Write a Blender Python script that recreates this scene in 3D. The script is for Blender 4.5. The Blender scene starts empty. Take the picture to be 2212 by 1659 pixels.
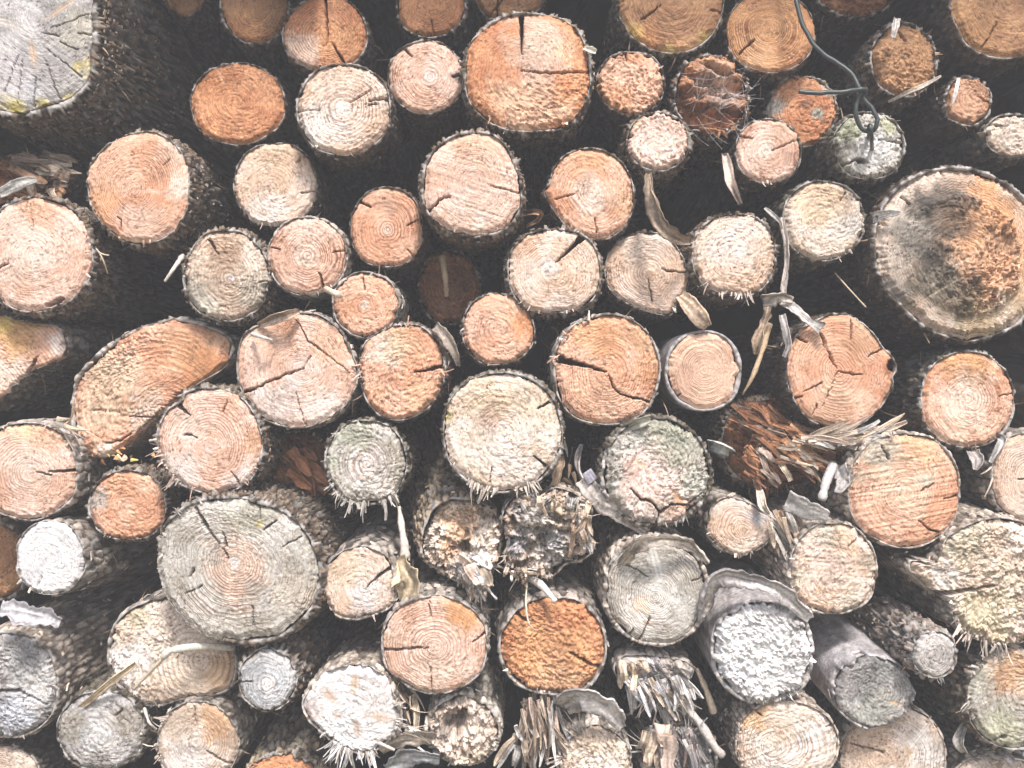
import bpy, math, random
import numpy as np

# ------------------------------------------------------------------ camera, sky, sun
SC = bpy.context.scene
COL = SC.collection
S = 0.00065          # metres per picture unit (the frame is 2212 x 1659 units at the face of the stack)
D = 1.60             # camera to the face of the stack
ZC = 0.80            # camera height
cam_data = bpy.data.cameras.new('camera')
cam_data.sensor_width = 36.0
cam_data.lens = 36.0 * D / (2212 * S)
cam_data.clip_start = 0.02
cam_data.clip_end = 500
cam = bpy.data.objects.new('camera', cam_data)
cam.location = (0, -D, ZC)
cam.rotation_euler = (math.radians(90), 0, 0)
COL.objects.link(cam)
SC.camera = cam

SUN_EL, SUN_AZ = math.radians(54), math.radians(12)      # height; towards the right of the camera's back
sun_vec = (math.sin(SUN_AZ) * math.cos(SUN_EL), -math.cos(SUN_AZ) * math.cos(SUN_EL), math.sin(SUN_EL))
world = bpy.data.worlds.new('World')
SC.world = world
world.use_nodes = True
wn, wl = world.node_tree.nodes, world.node_tree.links
bg = wn.get('Background') or wn.new('ShaderNodeBackground')
sky = wn.new('ShaderNodeTexSky')
sky.sky_type = 'NISHITA'
sky.sun_disc = False
sky.sun_elevation = SUN_EL
sky.sun_rotation = math.atan2(sun_vec[0], sun_vec[1])
sky.dust_density = 3.0
sky.ozone_density = 0.9
sky.air_density = 1.0
wl.new(sky.outputs[0], bg.inputs['Color'])
bg.inputs['Strength'].default_value = 0.15
sun_d = bpy.data.lights.new('sun', 'SUN')
sun_d.energy = 3.0
sun_d.angle = math.radians(10)
sun_d.color = (1.0, 0.965, 0.94)
sun = bpy.data.objects.new('sun', sun_d)
import mathutils
sun.rotation_euler = mathutils.Vector(sun_vec).to_track_quat('Z', 'Y').to_euler()
COL.objects.link(sun)
SC.view_settings.view_transform = 'Standard'
SC.view_settings.look = 'None'
SC.view_settings.gamma = 1.0
SC.view_settings.exposure = 0.76
SC.cycles.use_denoising = True
SC.cycles.max_bounces = 6
SC.cycles.diffuse_bounces = 2
SC.cycles.volume_bounces = 0

# ------------------------------------------------------------------ noise
def _h(ix, iy, seed):
    h = (ix.astype(np.int64) * 374761393 + iy.astype(np.int64) * 668265263 + int(seed) * 1274126177) & 0xFFFFFFFF
    h = ((h ^ (h >> 13)) * 1274126177) & 0xFFFFFFFF
    h = ((h ^ (h >> 16)) * 2246822519) & 0xFFFFFFFF
    h = h ^ (h >> 15)
    return (h & 0xFFFFFF) / float(0x1000000)

def vn(x, y, seed, per=0):
    x0 = np.floor(x); y0 = np.floor(y)
    fx = x - x0; fy = y - y0
    fx = fx * fx * fx * (fx * (fx * 6 - 15) + 10); fy = fy * fy * fy * (fy * (fy * 6 - 15) + 10)
    a0, a1 = x0, x0 + 1
    if per: a0 = np.mod(a0, per); a1 = np.mod(a1, per)
    a = _h(a0, y0, seed); b = _h(a1, y0, seed); c = _h(a0, y0 + 1, seed); d = _h(a1, y0 + 1, seed)
    return (a + (b - a) * fx) * (1 - fy) + (c + (d - c) * fx) * fy

def fbm(x, y, seed, o=3, per=0):
    s = 0; a = .5; t = 0
    for k in range(o):
        s = s + a * vn(x, y, seed + 17 * k, per); t += a
        x = x * 2; y = y * 2; per *= 2; a *= .55
    return s / t

def worley(x, y, seed, per=0):
    x0 = np.floor(x); y0 = np.floor(y)
    f1 = np.full(x.shape, 9.0); f2 = np.full(x.shape, 9.0)
    cid = np.zeros(x.shape); vx = np.zeros(x.shape); vy = np.zeros(x.shape)
    for i in (-1, 0, 1):
        for j in (-1, 0, 1):
            cx = x0 + i; cy = y0 + j
            hx = np.mod(cx, per) if per else cx
            px = cx + .1 + .8 * _h(hx, cy, seed); py = cy + .1 + .8 * _h(hx, cy, seed + 5)
            d = np.hypot(px - x, py - y)
            m = d < f1
            f2 = np.where(m, f1, np.minimum(f2, d))
            cid = np.where(m, _h(hx, cy, seed + 9), cid)
            vx = np.where(m, x - px, vx); vy = np.where(m, y - py, vy)
            f1 = np.where(m, d, f1)
    return f1, f2, cid, vx, vy

def sstep(a, b, x):
    t = np.clip((x - a) / (b - a + 1e-9), 0, 1)
    return t * t * (3 - 2 * t)

# ------------------------------------------------------------------ materials
def new_mat(name):
    m = bpy.data.materials.new(name); m.use_nodes = True
    n = m.node_tree.nodes; l = m.node_tree.links
    return m, n, l, n['Principled BSDF']

def attr(n, name):
    a = n.new('ShaderNodeAttribute'); a.attribute_name = name; return a

def mathn(n, l, op, a, b=None, c=None):
    k = n.new('ShaderNodeMath'); k.operation = op
    for i, v in enumerate((a, b, c)):
        if v is None: continue
        if isinstance(v, (int, float)): k.inputs[i].default_value = v
        else: l.new(v, k.inputs[i])
    return k.outputs[0]

def grain_material(name, scale, lo, hi, bump, rough, stretch=(1, 1, 1), ring=False):
    """pigment carried by the mesh, broken up by fine grain; growth rings from the ring phase"""
    m, n, l, p = new_mat(name)
    tc = n.new('ShaderNodeTexCoord'); mp = n.new('ShaderNodeMapping'); mp.inputs['Scale'].default_value = stretch
    l.new(tc.outputs['Object'], mp.inputs['Vector'])
    no = n.new('ShaderNodeTexNoise'); no.inputs['Scale'].default_value = scale; no.inputs['Detail'].default_value = 4
    l.new(mp.outputs[0], no.inputs['Vector'])
    mr = n.new('ShaderNodeMapRange'); mr.inputs['From Min'].default_value = .3; mr.inputs['From Max'].default_value = .7
    mr.inputs['To Min'].default_value = lo; mr.inputs['To Max'].default_value = hi
    l.new(no.outputs['Fac'], mr.inputs['Value'])
    fac = mr.outputs[0]
    height = no.outputs['Fac']
    vm = n.new('ShaderNodeVectorMath'); vm.operation = 'SCALE'
    l.new(attr(n, 'pigment').outputs['Color'], vm.inputs[0]); l.new(fac, vm.inputs['Scale'])
    out = vm.outputs[0]
    if ring:
        rg = attr(n, 'ring').outputs['Fac']
        ph = mathn(n, l, 'FRACT', rg)
        tri = mathn(n, l, 'ABSOLUTE', mathn(n, l, 'SUBTRACT', ph, .5))           # 0 mid .. .5 at the late wood line
        mr2 = n.new('ShaderNodeMapRange'); mr2.interpolation_type = 'SMOOTHSTEP'
        mr2.inputs['From Min'].default_value = .20; mr2.inputs['From Max'].default_value = .48
        l.new(tri, mr2.inputs['Value'])
        line = mathn(n, l, 'MULTIPLY', mr2.outputs[0], attr(n, 'ringamp').outputs['Fac'])
        # torn pores: short dark and light arcs lying along the rings
        sx = n.new('ShaderNodeSeparateXYZ'); l.new(tc.outputs['Object'], sx.inputs[0])
        cx = n.new('ShaderNodeCombineXYZ')
        l.new(mathn(n, l, 'MULTIPLY', sx.outputs['X'], 200), cx.inputs['X']); l.new(mathn(n, l, 'MULTIPLY', sx.outputs['Z'], 200), cx.inputs['Y'])
        l.new(mathn(n, l, 'MULTIPLY', rg, 1.6), cx.inputs['Z'])
        n2 = n.new('ShaderNodeTexNoise'); n2.inputs['Scale'].default_value = 1.0; n2.inputs['Detail'].default_value = 2; n2.inputs['Roughness'].default_value = .6
        l.new(cx.outputs[0], n2.inputs['Vector'])
        def ramp(a, b, t0, t1):
            q = n.new('ShaderNodeMapRange'); q.interpolation_type = 'SMOOTHSTEP'
            q.inputs['From Min'].default_value = a; q.inputs['From Max'].default_value = b
            q.inputs['To Min'].default_value = t0; q.inputs['To Max'].default_value = t1
            l.new(n2.outputs['Fac'], q.inputs['Value']); return q.outputs[0]
        fa = attr(n, 'fleckamp').outputs['Fac']
        dark = mathn(n, l, 'MULTIPLY', ramp(.57, .70, 0, .62), fa)
        lite = mathn(n, l, 'MULTIPLY', ramp(.44, .30, 0, .34), fa)
        dk = mathn(n, l, 'MAXIMUM', line, dark)
        cc = n.new('ShaderNodeCombineXYZ')
        for i, wgt in enumerate((.80, 1.0, 1.12)):
            v = mathn(n, l, 'ADD', mathn(n, l, 'SUBTRACT', 1.0, mathn(n, l, 'MULTIPLY', dk, wgt)), lite)
            l.new(mathn(n, l, 'MAXIMUM', v, .05), cc.inputs[i])
        vx = n.new('ShaderNodeVectorMath'); vx.operation = 'MULTIPLY'
        l.new(out, vx.inputs[0]); l.new(cc.outputs[0], vx.inputs[1]); out = vx.outputs[0]
        height = mathn(n, l, 'SUBTRACT', mathn(n, l, 'ADD', height, lite), mathn(n, l, 'MULTIPLY', dk, 1.5))
    l.new(out, p.inputs['Base Color'])
    b = n.new('ShaderNodeBump'); b.inputs['Strength'].default_value = bump; b.inputs['Distance'].default_value = .0012
    l.new(height, b.inputs['Height']); l.new(b.outputs[0], p.inputs['Normal'])
    p.inputs['Roughness'].default_value = rough
    p.inputs['Specular IOR Level'].default_value = .35
    return m

M_WOOD = grain_material('sawn_wood', 420, .84, 1.14, .32, .62, ring=True)
M_BARK = grain_material('bark', 230, .62, 1.3, .8, .8)
M_SPLIT = grain_material('torn_wood', 260, .72, 1.2, .6, .7, stretch=(1, 1, 1))

# ------------------------------------------------------------------ objects
def put(X, Y, d=0.0):
    k = S * (D + d) / D
    return np.array([(X - 1106) * k, d, ZC - (Y - 829.5) * k])

def mesh_obj(name, V, T, mat, parent=None, loc=(0, 0, 0), pig=None, ring=None, amp=None, smooth=True, fleck=None):
    V = np.asarray(V, np.float32) - np.asarray(loc, np.float32); T = np.asarray(T, np.int32)
    me = bpy.data.meshes.new(name)
    me.vertices.add(len(V)); me.vertices.foreach_set('co', V.ravel())
    k = T.shape[1]
    me.loops.add(T.size); me.loops.foreach_set('vertex_index', T.ravel())
    me.polygons.add(len(T))
    me.polygons.foreach_set('loop_start', np.arange(0, T.size, k, dtype=np.int32))
    me.polygons.foreach_set('use_smooth', np.full(len(T), smooth))
    if pig is not None:
        a = me.attributes.new('pigment', 'FLOAT_COLOR', 'POINT')
        c = np.ones((len(V), 4), np.float32); c[:, :3] = np.clip(pig, 0.004, .95)
        a.data.foreach_set('color', c.ravel())
    if ring is not None:
        a = me.attributes.new('ring', 'FLOAT', 'POINT'); a.data.foreach_set('value', np.asarray(ring, np.float32))
        a = me.attributes.new('ringamp', 'FLOAT', 'POINT'); a.data.foreach_set('value', np.asarray(amp, np.float32))
    if fleck is not None:
        a = me.attributes.new('fleckamp', 'FLOAT', 'POINT'); a.data.foreach_set('value', np.asarray(fleck, np.float32))
    me.update(calc_edges=True); me.validate()
    me.materials.append(mat)
    o = bpy.data.objects.new(name, me); COL.objects.link(o)
    if parent is not None: o.parent = parent
    else: o.location = loc
    return o

def thing(name, label, cat, loc, group=None):
    o = bpy.data.objects.new(name, None); COL.objects.link(o)
    o.empty_display_size = .02
    o.location = loc
    o['label'] = label; o['category'] = cat
    if group: o['group'] = group
    return o

def tag(o, label, cat, group=None):
    o['label'] = label; o['category'] = cat
    if group: o['group'] = group
    return o

def crom(P, n, closed=False):
    P = np.asarray(P, float)
    m = len(P)
    if closed: idx = lambda i: i % m; seg = m
    else: idx = lambda i: min(max(i, 0), m - 1); seg = m - 1
    out = []
    per = max(2, n // seg)
    for i in range(seg):
        p0, p1, p2, p3 = P[idx(i - 1)], P[idx(i)], P[idx(i + 1)], P[idx(i + 2)]
        t = np.linspace(0, 1, per, endpoint=False)[:, None]
        out.append(.5 * (2 * p1 + (p2 - p0) * t + (2 * p0 - 5 * p1 + 4 * p2 - p3) * t ** 2 + (3 * p1 - p0 - 3 * p2 + p3) * t ** 3))
    out = np.vstack(out)
    if not closed: out = np.vstack([out, P[-1:]])
    return out

class Acc:
    """collects splinters, strips and tubes into one mesh"""
    def __init__(s): s.V = []; s.T = []; s.C = []; s.n = 0
    def add(s, V, T, C):
        V = np.asarray(V, float); T = np.asarray(T, int)
        C = np.broadcast_to(np.asarray(C, float), (len(V), 3))
        s.V.append(V); s.T.append(T + s.n); s.C.append(C); s.n += len(V)
    def loft(s, rings, C):                      # rings: (k, m, 3), closed section, capped
        rings = np.asarray(rings, float); k, m, _ = rings.shape
        V = rings.reshape(-1, 3); T = []
        for a in range(k - 1):
            for b in range(m):
                p, q = a * m + b, a * m + (b + 1) % m
                T += [(p, q, q + m), (p, q + m, p + m)]
        for b in range(1, m - 1):
            T.append((0, b + 1, b)); e = (k - 1) * m; T.append((e, e + b, e + b + 1))
        C = np.asarray(C, float)
        if C.ndim == 2 and len(C) == k: C = np.repeat(C, m, axis=0)
        s.add(V, T, C)
    def splinter(s, p, dirn, ln, w, t, col, rng, bend=.25, k=4, tip=.3):
        dirn = np.asarray(dirn, float); dirn /= np.linalg.norm(dirn) + 1e-9
        r = rng.normal(size=3); side = np.cross(dirn, r); side /= np.linalg.norm(side) + 1e-9
        nor = np.cross(dirn, side); bv = nor * rng.normal() * bend * ln + side * rng.normal() * bend * .4 * ln
        R = []
        for i in range(k):
            u = i / (k - 1); c = np.asarray(p) + dirn * ln * u + bv * u * u
            f = (1 - u) + tip * u; f *= .8 + .4 * rng.random()
            a, b = side * w * .5 * f, nor * t * .5 * f
            R.append([c - a, c - b, c + a, c + b])
        g = np.clip(1 + .22 * rng.normal(), .55, 1.5)
        s.loft(R, np.asarray(col) * g)
    def tube(s, P, rad, col, m=8):
        P = np.asarray(P, float); k = len(P)
        rad = np.broadcast_to(np.asarray(rad, float), (k,))
        R = []; up = np.array([0.13, -.9, .4])
        for i in range(k):
            t = P[min(i + 1, k - 1)] - P[max(i - 1, 0)]; t /= np.linalg.norm(t) + 1e-9
            a = np.cross(t, up); a /= np.linalg.norm(a) + 1e-9; b = np.cross(t, a); up = -np.cross(t, a) if False else up
            ang = np.arange(m) * 2 * math.pi / m
            R.append(P[i] + rad[i] * (np.cos(ang)[:, None] * a + np.sin(ang)[:, None] * b))
        s.loft(R, col)
    def strip(s, P, W, thick, twist, col, curl=.35, m=13, rng=None, ragged=.12):
        P = np.asarray(P, float); k = len(P)
        W = np.interp(np.linspace(0, 1, k), np.linspace(0, 1, len(W)), W)
        tw = np.interp(np.linspace(0, 1, k), np.linspace(0, 1, len(twist)), twist)
        sd = int(rng.integers(1, 9999)) if rng is not None else 3
        i = np.arange(k); u = np.linspace(-1, 1, m)
        al = np.concatenate([[0], np.cumsum(np.linalg.norm(np.diff(P, axis=0), axis=1))]) / S
        e0 = 1 + ragged * 3.0 * (fbm(al / 26, i * 0, sd, 4) - .5); e1 = 1 + ragged * 3.0 * (fbm(al / 26, i * 0 + 7, sd, 4) - .5)
        R = []; CC = []
        for i in range(k):
            t = P[min(i + 1, k - 1)] - P[max(i - 1, 0)]; t /= np.linalg.norm(t) + 1e-9
            a = np.cross(t, np.array([0, 1, 0.0])); a /= np.linalg.norm(a) + 1e-9; b = np.cross(t, a)
            a2 = a * math.cos(tw[i]) + b * math.sin(tw[i]); b2 = -a * math.sin(tw[i]) + b * math.cos(tw[i])
            off = np.where(u < 0, e0[i], e1[i]) * u * W[i] * .5
            hgt = curl * W[i] * .5 * (u * u - .5) + W[i] * (.16 * (fbm(u * 2.2, u * 0 + al[i] / 40, sd + 3, 2) - .5) + .13 * (fbm(u * 6, u * 0 + al[i] / 34, sd + 4, 3) - .5))
            top = P[i] + off[:, None] * a2 + (hgt[:, None] - thick * .5) * b2
            bot = P[i] + off[:, None] * a2 + (hgt[:, None] + thick * .5) * b2
            R.append(np.vstack([top, bot[::-1]]))
            f = .38 + .95 * sstep(.25, .75, fbm(u * 5, u * 0 + al[i] / 60, sd + 5, 3))
            CC.append(np.asarray(col) * np.concatenate([f, f[::-1]])[:, None])
        s.loft(R, np.vstack(CC))
    def build(s, name, mat, parent=None, loc=(0, 0, 0), smooth=False):
        if not s.V: return None
        V = np.vstack(s.V); T = np.vstack(s.T); C = np.vstack(s.C)
        return mesh_obj(name, V, T, mat, parent, loc, C, np.zeros(len(V)), np.zeros(len(V)), smooth)

# ------------------------------------------------------------------ one log
PAL = {  # base pigments of the cut wood: main, second
    'orange': ((.58, .28, .14), (.46, .19, .085)),
    'brown': ((.42, .23, .11), (.31, .155, .07)),
    'salmon': ((.655, .395, .275), (.56, .285, .17)),
    'pink': ((.665, .465, .375), (.58, .36, .26)),
    'pale': ((.645, .515, .43), (.57, .405, .295)),
    'white': ((.76, .73, .71), (.62, .58, .56)),
    'cream': ((.67, .57, .48), (.55, .43, .33)),
    'grey': ((.44, .42, .40), (.30, .28, .27)),
    'green': ((.48, .45, .405), (.36, .33, .28)),
    'tan': ((.60, .495, .41), (.43, .325, .245)),
    'rot': ((.46, .22, .11), (.27, .12, .06)),
}
C_GREY = (.36, .35, .34); C_GREEN = (.33, .35, .24); C_WHITE = (.74, .69, .65); C_ORANGE = (.58, .25, .09)
C_DARK = (.10, .085, .075); C_YEL = (.62, .50, .12); C_PALE = (.74, .63, .54); C_RUST = (.34, .13, .05)
C_TAN = (.46, .31, .19); C_BLUE = (.50, .52, .56)
BARKS = {  # plates, crevices, plate size (units), relief (m)
    'brown': ((.085, .057, .036), (.020, .014, .010), 12, .0030),
    'flaky': ((.175, .125, .085), (.024, .017, .012), 11, .0050),
    'grey': ((.40, .345, .295), (.085, .066, .05), 22, .0022),
    'smooth': ((.42, .39, .40), (.22, .20, .20), 34, .0009),
    'lichen': ((.14, .115, .08), (.030, .023, .016), 13, .0035),
    'peeled': ((.52, .44, .365), (.12, .088, .063), 16, .0022),
}
GROUP = 'cut logs stacked in the woodpile'
LOGS = []

def polar_mesh(N, M):
    """rings of vertices from the rim (k = 0) to the centre, halving the count where they crowd"""
    rho = []; th = []; T = []; start = []; cnt = []
    n = N; k = 0; tot = 0
    for k in range(M):
        r = 1 - k / M
        while n > 12 and n % 2 == 0 and r * N / n < .62: n //= 2
        if k == 0: n = N
        start.append(tot); cnt.append(n)
        rho.append(np.full(n, r)); th.append(np.arange(n) * 2 * math.pi / n); tot += n
    for k in range(M - 1):
        a, b, na, nb = start[k], start[k + 1], cnt[k], cnt[k + 1]
        i = np.arange(nb); j = (i + 1) % nb
        if na == nb:
            T.append(np.stack([a + i, a + j, b + j], 1)); T.append(np.stack([a + i, b + j, b + i], 1))
        else:
            q = na // nb
            if q == 2:
                f0, f1, f2 = a + 2 * i, a + 2 * i + 1, a + (2 * i + 2) % na
                T.append(np.stack([f0, f1, b + i], 1)); T.append(np.stack([f1, b + j, b + i], 1)); T.append(np.stack([f1, f2, b + j], 1))
            else:
                for t in range(q):
                    f = a + q * i + t; g = a + (q * i + t + 1) % na
                    T.append(np.stack([f, g, b + (i if t < q // 2 else j)], 1))
                T.append(np.stack([a + (q * i + q // 2) % na, b + j, b + i], 1))
    i = np.arange(cnt[-1]); j = (i + 1) % cnt[-1]
    T.append(np.stack([start[-1] + i, start[-1] + j, np.full(len(i), tot)], 1))
    rho.append(np.zeros(1)); th.append(np.zeros(1))
    return np.concatenate(rho), np.concatenate(th), np.vstack(T)

def log(x0, y0, x1, y1, pal, label, rough=.35, d=0.0, poly=None, pith=None, rc=None, rings=None, ramp=.30, bark='brown', t=5.0,
        tilt=(0, 0), cracks=(), patches=(), fringe=(), saw=None, fa=None, ts=5.6, cave=None, crater=(), seed=None, L=.60, wob=.03,
        lip=.003, tg=None, rgh=None, dome=.002, filler=False, knots=(), flare=.0, fleck=1.0, tuft=.0036, cat='log', bcol=None, peel=(), slope=None, rimz=None, stria=None, flakes=None, terrace=None):
    """x0..y1: outline box in picture units; everything below is in metres in the world"""
    seed = seed if seed is not None else len(LOGS) * 37 + 11
    LOGS.append((x0, y0, x1, y1))
    rng = np.random.default_rng(seed)
    # --- outline
    if poly is not None:
        P = crom(poly, 480, True)
        cx, cy = P.mean(0)
    else:
        cx, cy = (x0 + x1) / 2, (y0 + y1) / 2
        a = np.arange(480) * 2 * math.pi / 480
        rr = 1 + sum(wob / k * math.sqrt(2) * rng.normal() * np.cos(k * a + rng.random() * 6.3) * (.6 if k > 2 else .0) for k in range(3, 8))
        sq = rng.uniform(2.0, 2.25)
        rr = rr / (np.abs(np.cos(a)) ** sq + np.abs(np.sin(a)) ** sq) ** (1 / sq)
        ux, uy = rr * np.cos(a), rr * np.sin(a)
        ux = (ux - ux.min()) / (ux.max() - ux.min()); uy = (uy - uy.min()) / (uy.max() - uy.min())
        P = np.stack([x0 + ux * (x1 - x0), y0 + uy * (y1 - y0)], 1)
    g = np.array(pith if pith is not None else (cx + rng.normal() * 4, cy + rng.normal() * 4), float)
    ang = np.arctan2(P[:, 1] - g[1], P[:, 0] - g[0]); rad = np.hypot(P[:, 0] - g[0], P[:, 1] - g[1])
    o = np.argsort(ang); ang, rad = ang[o], rad[o]
    ang = np.concatenate([ang - 2 * math.pi, ang, ang + 2 * math.pi]); rad = np.tile(rad, 3)
    R0 = float(np.mean(rad))
    def outline(th): return np.interp((th + math.pi) % (2 * math.pi) - math.pi, ang, rad)
    kd = (D + d) / D
    k = S * kd
    base = put(cx, cy, d)
    root = thing('log', label, cat, base, GROUP)
    # --- cut face
    step = (2.5 if not filler else 9.0) / kd
    N = int(max(24, 2 * math.pi * R0 / step)); N = max(32, (N // 16) * 16)
    M = max(8, int(R0 / step))
    rho, th, T = polar_mesh(N, M)
    tb = t * (.35 + 1.3 * fbm(np.cos(th) * 2.6 + 9, np.sin(th) * 2.6, seed + 1, 2))
    gap = t * .5 * sstep(.45, .8, vn(np.cos(th) * 3 + 30, np.sin(th) * 3, seed + 2))
    for (p0, p1) in peel:
        dd = np.degrees(th) % 360; inn = ((dd - p0) % 360) < ((p1 - p0) % 360)
        tb = np.where(inn, .6, tb); gap = np.where(inn, 0, gap)
    edge = outline(th) - tb - gap
    jag = (fbm(np.cos(th) * R0 / 7 + 50, np.sin(th) * R0 / 7, seed + 3, 3) - .5) * (4 + 11 * rough)
    edge = np.maximum(edge + jag * (rho > .8), 4)
    X = g[0] + rho * edge * np.cos(th); Y = g[1] + rho * edge * np.sin(th)
    fa = rng.uniform(0, 180) if fa is None else fa
    ca, sa = math.cos(math.radians(fa)), math.sin(math.radians(fa))
    U = (X - g[0]) * ca + (Y - g[1]) * sa; W = -(X - g[0]) * sa + (Y - g[1]) * ca
    if rc is None:
        warp = (fbm(X / 45, Y / 45, seed + 4, 2) - .5) * .10
        ecc = 1 + .0 * rho
        phase = rho + warp * rho
        nr = rings if rings is not None else max(6, R0 / 6.2)
    else:
        rd = np.hypot(X - rc[0], Y - rc[1]) / R0
        phase = rd + (fbm(X / 55, Y / 55, seed + 4, 2) - .5) * .09
        nr = rings if rings is not None else max(6, R0 / 6.2)
    jit = (vn(phase * nr * .45, phase * 0, seed + 6) - .5) * 1.7 + (fbm(X / 28, Y / 28, seed + 5, 2) - .5) * .5
    ring = phase * nr + jit
    # height towards the viewer, metres
    rl = rough * (.45 + 1.1 * fbm(X / 60, Y / 60, seed + 7, 2))
    if rgh is not None:                                   # (angle deg, low, high): rougher towards one side
        q = ((X - g[0]) * math.cos(math.radians(rgh[0])) + (Y - g[1]) * math.sin(math.radians(rgh[0]))) / R0
        rl = rl * (rgh[1] + (rgh[2] - rgh[1]) * sstep(-.5, .6, q + .5 * (fbm(X / 40, Y / 40, seed + 8, 2) - .5)))
    if rimz is not None: rl = rl * (1 - .85 * sstep(rimz - .04, rimz + .05, rho + .10 * (fbm(X / 30, Y / 30, seed + 9, 2) - .5)))
    rl = np.clip(rl, 0, 1.6)
    rt = np.clip(rl, 0, 1) ** 2.0 * np.maximum(rl, 1)
    f1, f2, cid, vx, vy = worley(U / (ts * 1.7) + (vn(X / 14, Y / 14, seed) - .5) * .9, W / ts + (vn(X / 14, Y / 14, seed + 40) - .5) * .9, seed + 10)
    tufts = (cid * .9 + .35 * (1 - f1) + (_h(np.floor(cid * 4096), np.floor(cid * 999), seed) - .5) * 1.3 * vy) * sstep(.0, .22, f2 - f1 + .08)
    f1b, f2b, cidb, _, _ = worley(U / (ts * .85), W / (ts * .55), seed + 12)
    h = tuft * kd * rt * (tufts + .45 * cidb * sstep(0, .2, f2b - f1b))
    # broken arcs of torn early wood along the rings
    arc = vn(ring * 1.6 + 40, rho * th * R0 / 11.0, seed + 13)
    arc2 = fbm(X / 5.0, Y / 5.0, seed + 14, 2)
    pits = sstep(.50, .74, .72 * arc + .28 * arc2)
    h -= .0019 * kd * pits * (.18 + rl)
    h += .0006 * np.cos(ring * 2 * math.pi) * min(1, ramp * 3) * (1 - .5 * np.clip(rl, 0, 1))
    if saw is not None:                                   # parallel chain marks (angle, amount)
        sx = (X * -math.sin(math.radians(saw[0])) + Y * math.cos(math.radians(saw[0])))
        sy = (X * math.cos(math.radians(saw[0])) + Y * math.sin(math.radians(saw[0])))
        h += .0022 * saw[1] * (fbm(sx / 4.5, sy / 130, seed + 15, 2) - .5)
    h += .003 * kd * (fbm(X / 70, Y / 70, seed + 16, 2) - .5) + dome * kd * (1 - rho ** 2)
    h += .0009 * (fbm(X / 3, Y / 3, seed + 17, 2) - .5) * (.5 + 1.3 * rl)
    h -= .007 * sstep(.89, 1.0, rho + .05 * (fbm(X / 10, Y / 10, seed + 19, 2) - .5)) * (.4 + rough)
    if slope is not None:
        h += ((X - g[0]) * slope[0] + (Y - g[1]) * slope[1]) / R0
    if stria is not None:                                 # split wood: long ridges (angle, width, amount m)
        c2, s2 = math.cos(math.radians(stria[0])), math.sin(math.radians(stria[0]))
        su = (X * c2 + Y * s2); sv = (-X * s2 + Y * c2) + 10 * (fbm(X / 50, Y / 50, seed + 50, 2) - .5)
        st = fbm(sv / stria[1], su / (stria[1] * 9), seed + 51, 4)
        stp = np.floor(st * 9) / 9 + (st * 9 - np.floor(st * 9)) ** 3 / 9
        h += stria[2] * (stp - .5) * 2 + .3 * stria[2] * (fbm(sv / 3, su / 40, seed + 52, 2) - .5)
    tcol = None
    if terrace is not None:                               # torn layers round a hollow (x, y, layer width, amount m, lean x, lean y)
        dx, dy = X - terrace[0], Y - terrace[1]
        an = np.arctan2(dy, dx); dd = np.hypot(dx, dy) + 14 * (fbm(X / 24, Y / 24, seed + 54, 3) - .5)
        lv = np.floor(dd / terrace[2] + 1.1 * (fbm(np.cos(an) * 2.2 + 5, np.sin(an) * 2.2, seed + 55, 3) - .5))
        sg = np.floor(an * (2 + lv) * .8 + 9 * _h(lv, lv * 0, seed + 56) + 1.5 * (fbm(X / 16, Y / 16, seed + 57, 2) - .5))
        hr = _h(lv, sg, seed + 58); fr = dd / terrace[2] - np.floor(dd / terrace[2])
        h += terrace[3] * (hr - .5 + .25 * fr) + terrace[3] * .25 * (fbm(an * 14, dd / 60, seed + 59, 3) - .5)
        h += (dx * terrace[4] + dy * terrace[5]) * S
        h -= .04 * sstep(17, 8, np.hypot(dx, dy) + 10 * (fbm(X / 12, Y / 12, seed + 61, 2) - .5))
        tcol = (.62 + .75 * _h(lv, sg, seed + 62)) * (.8 + .4 * fbm(an * 12, dd / 50, seed + 63, 2))
    if cave is not None:                                  # (amount m, length, width, angle)
        c1, s1 = math.cos(math.radians(cave[3])), math.sin(math.radians(cave[3]))
        cu = (X * c1 + Y * s1) / cave[1]; cw = (-X * s1 + Y * c1) / cave[2]
        wv = fbm(cu + 1.2 * fbm(cu * .8, cw * .4, seed + 18, 2), cw + 1.6 * fbm(cu * 1.6, cw * .5, seed + 28, 3), seed + 19, 4)
        h -= cave[0] * sstep(.62, .34, wv)
    for (px, py, pr, dep) in crater:
        q = np.hypot(X - px, Y - py) / pr + .5 * (fbm(X / 14, Y / 14, seed + 20, 3) - .5)
        h -= dep * sstep(1.05, .55, q)
    # --- pigment, with some shade painted in by patches
    c1, c2 = (np.array(c) for c in PAL[pal])
    mixn = sstep(.35, .7, fbm(X / 55, Y / 55, seed + 21, 3))[:, None]
    C = c1 * (1 - mixn) + c2 * mixn
    fl = fbm(U / 6.5, W / 3.2, seed + 22, 2); fs = np.clip(.25 + rl, .3, 1)
    C = C * (1 + fleck * fs * (.36 * sstep(.60, .75, fl) - .34 * sstep(.40, .22, fl)))[:, None]
    if stria is not None: C = C * (.70 + .6 * sstep(.3, .7, fbm(sv / (stria[1] * .5), su / (stria[1] * 8), seed + 53, 3)))[:, None]
    if tcol is not None: C = C * tcol[:, None]
    brn = sstep(.60, .74, fbm(X / 4.2, Y / 4.2, seed + 23, 2)) * sstep(.42, .66, fbm(X / 34, Y / 34, seed + 24, 2))
    C = C * (1 - fleck * .55 * brn)[:, None] + np.array((.12, .05, .02)) * (fleck * .25 * brn)[:, None]
    ra = sstep(.3, .8, fbm((X - g[0]) / (R0 * .5) * 1.0, (Y - g[1]) / (R0 * .5), seed + 25, 2))
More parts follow.
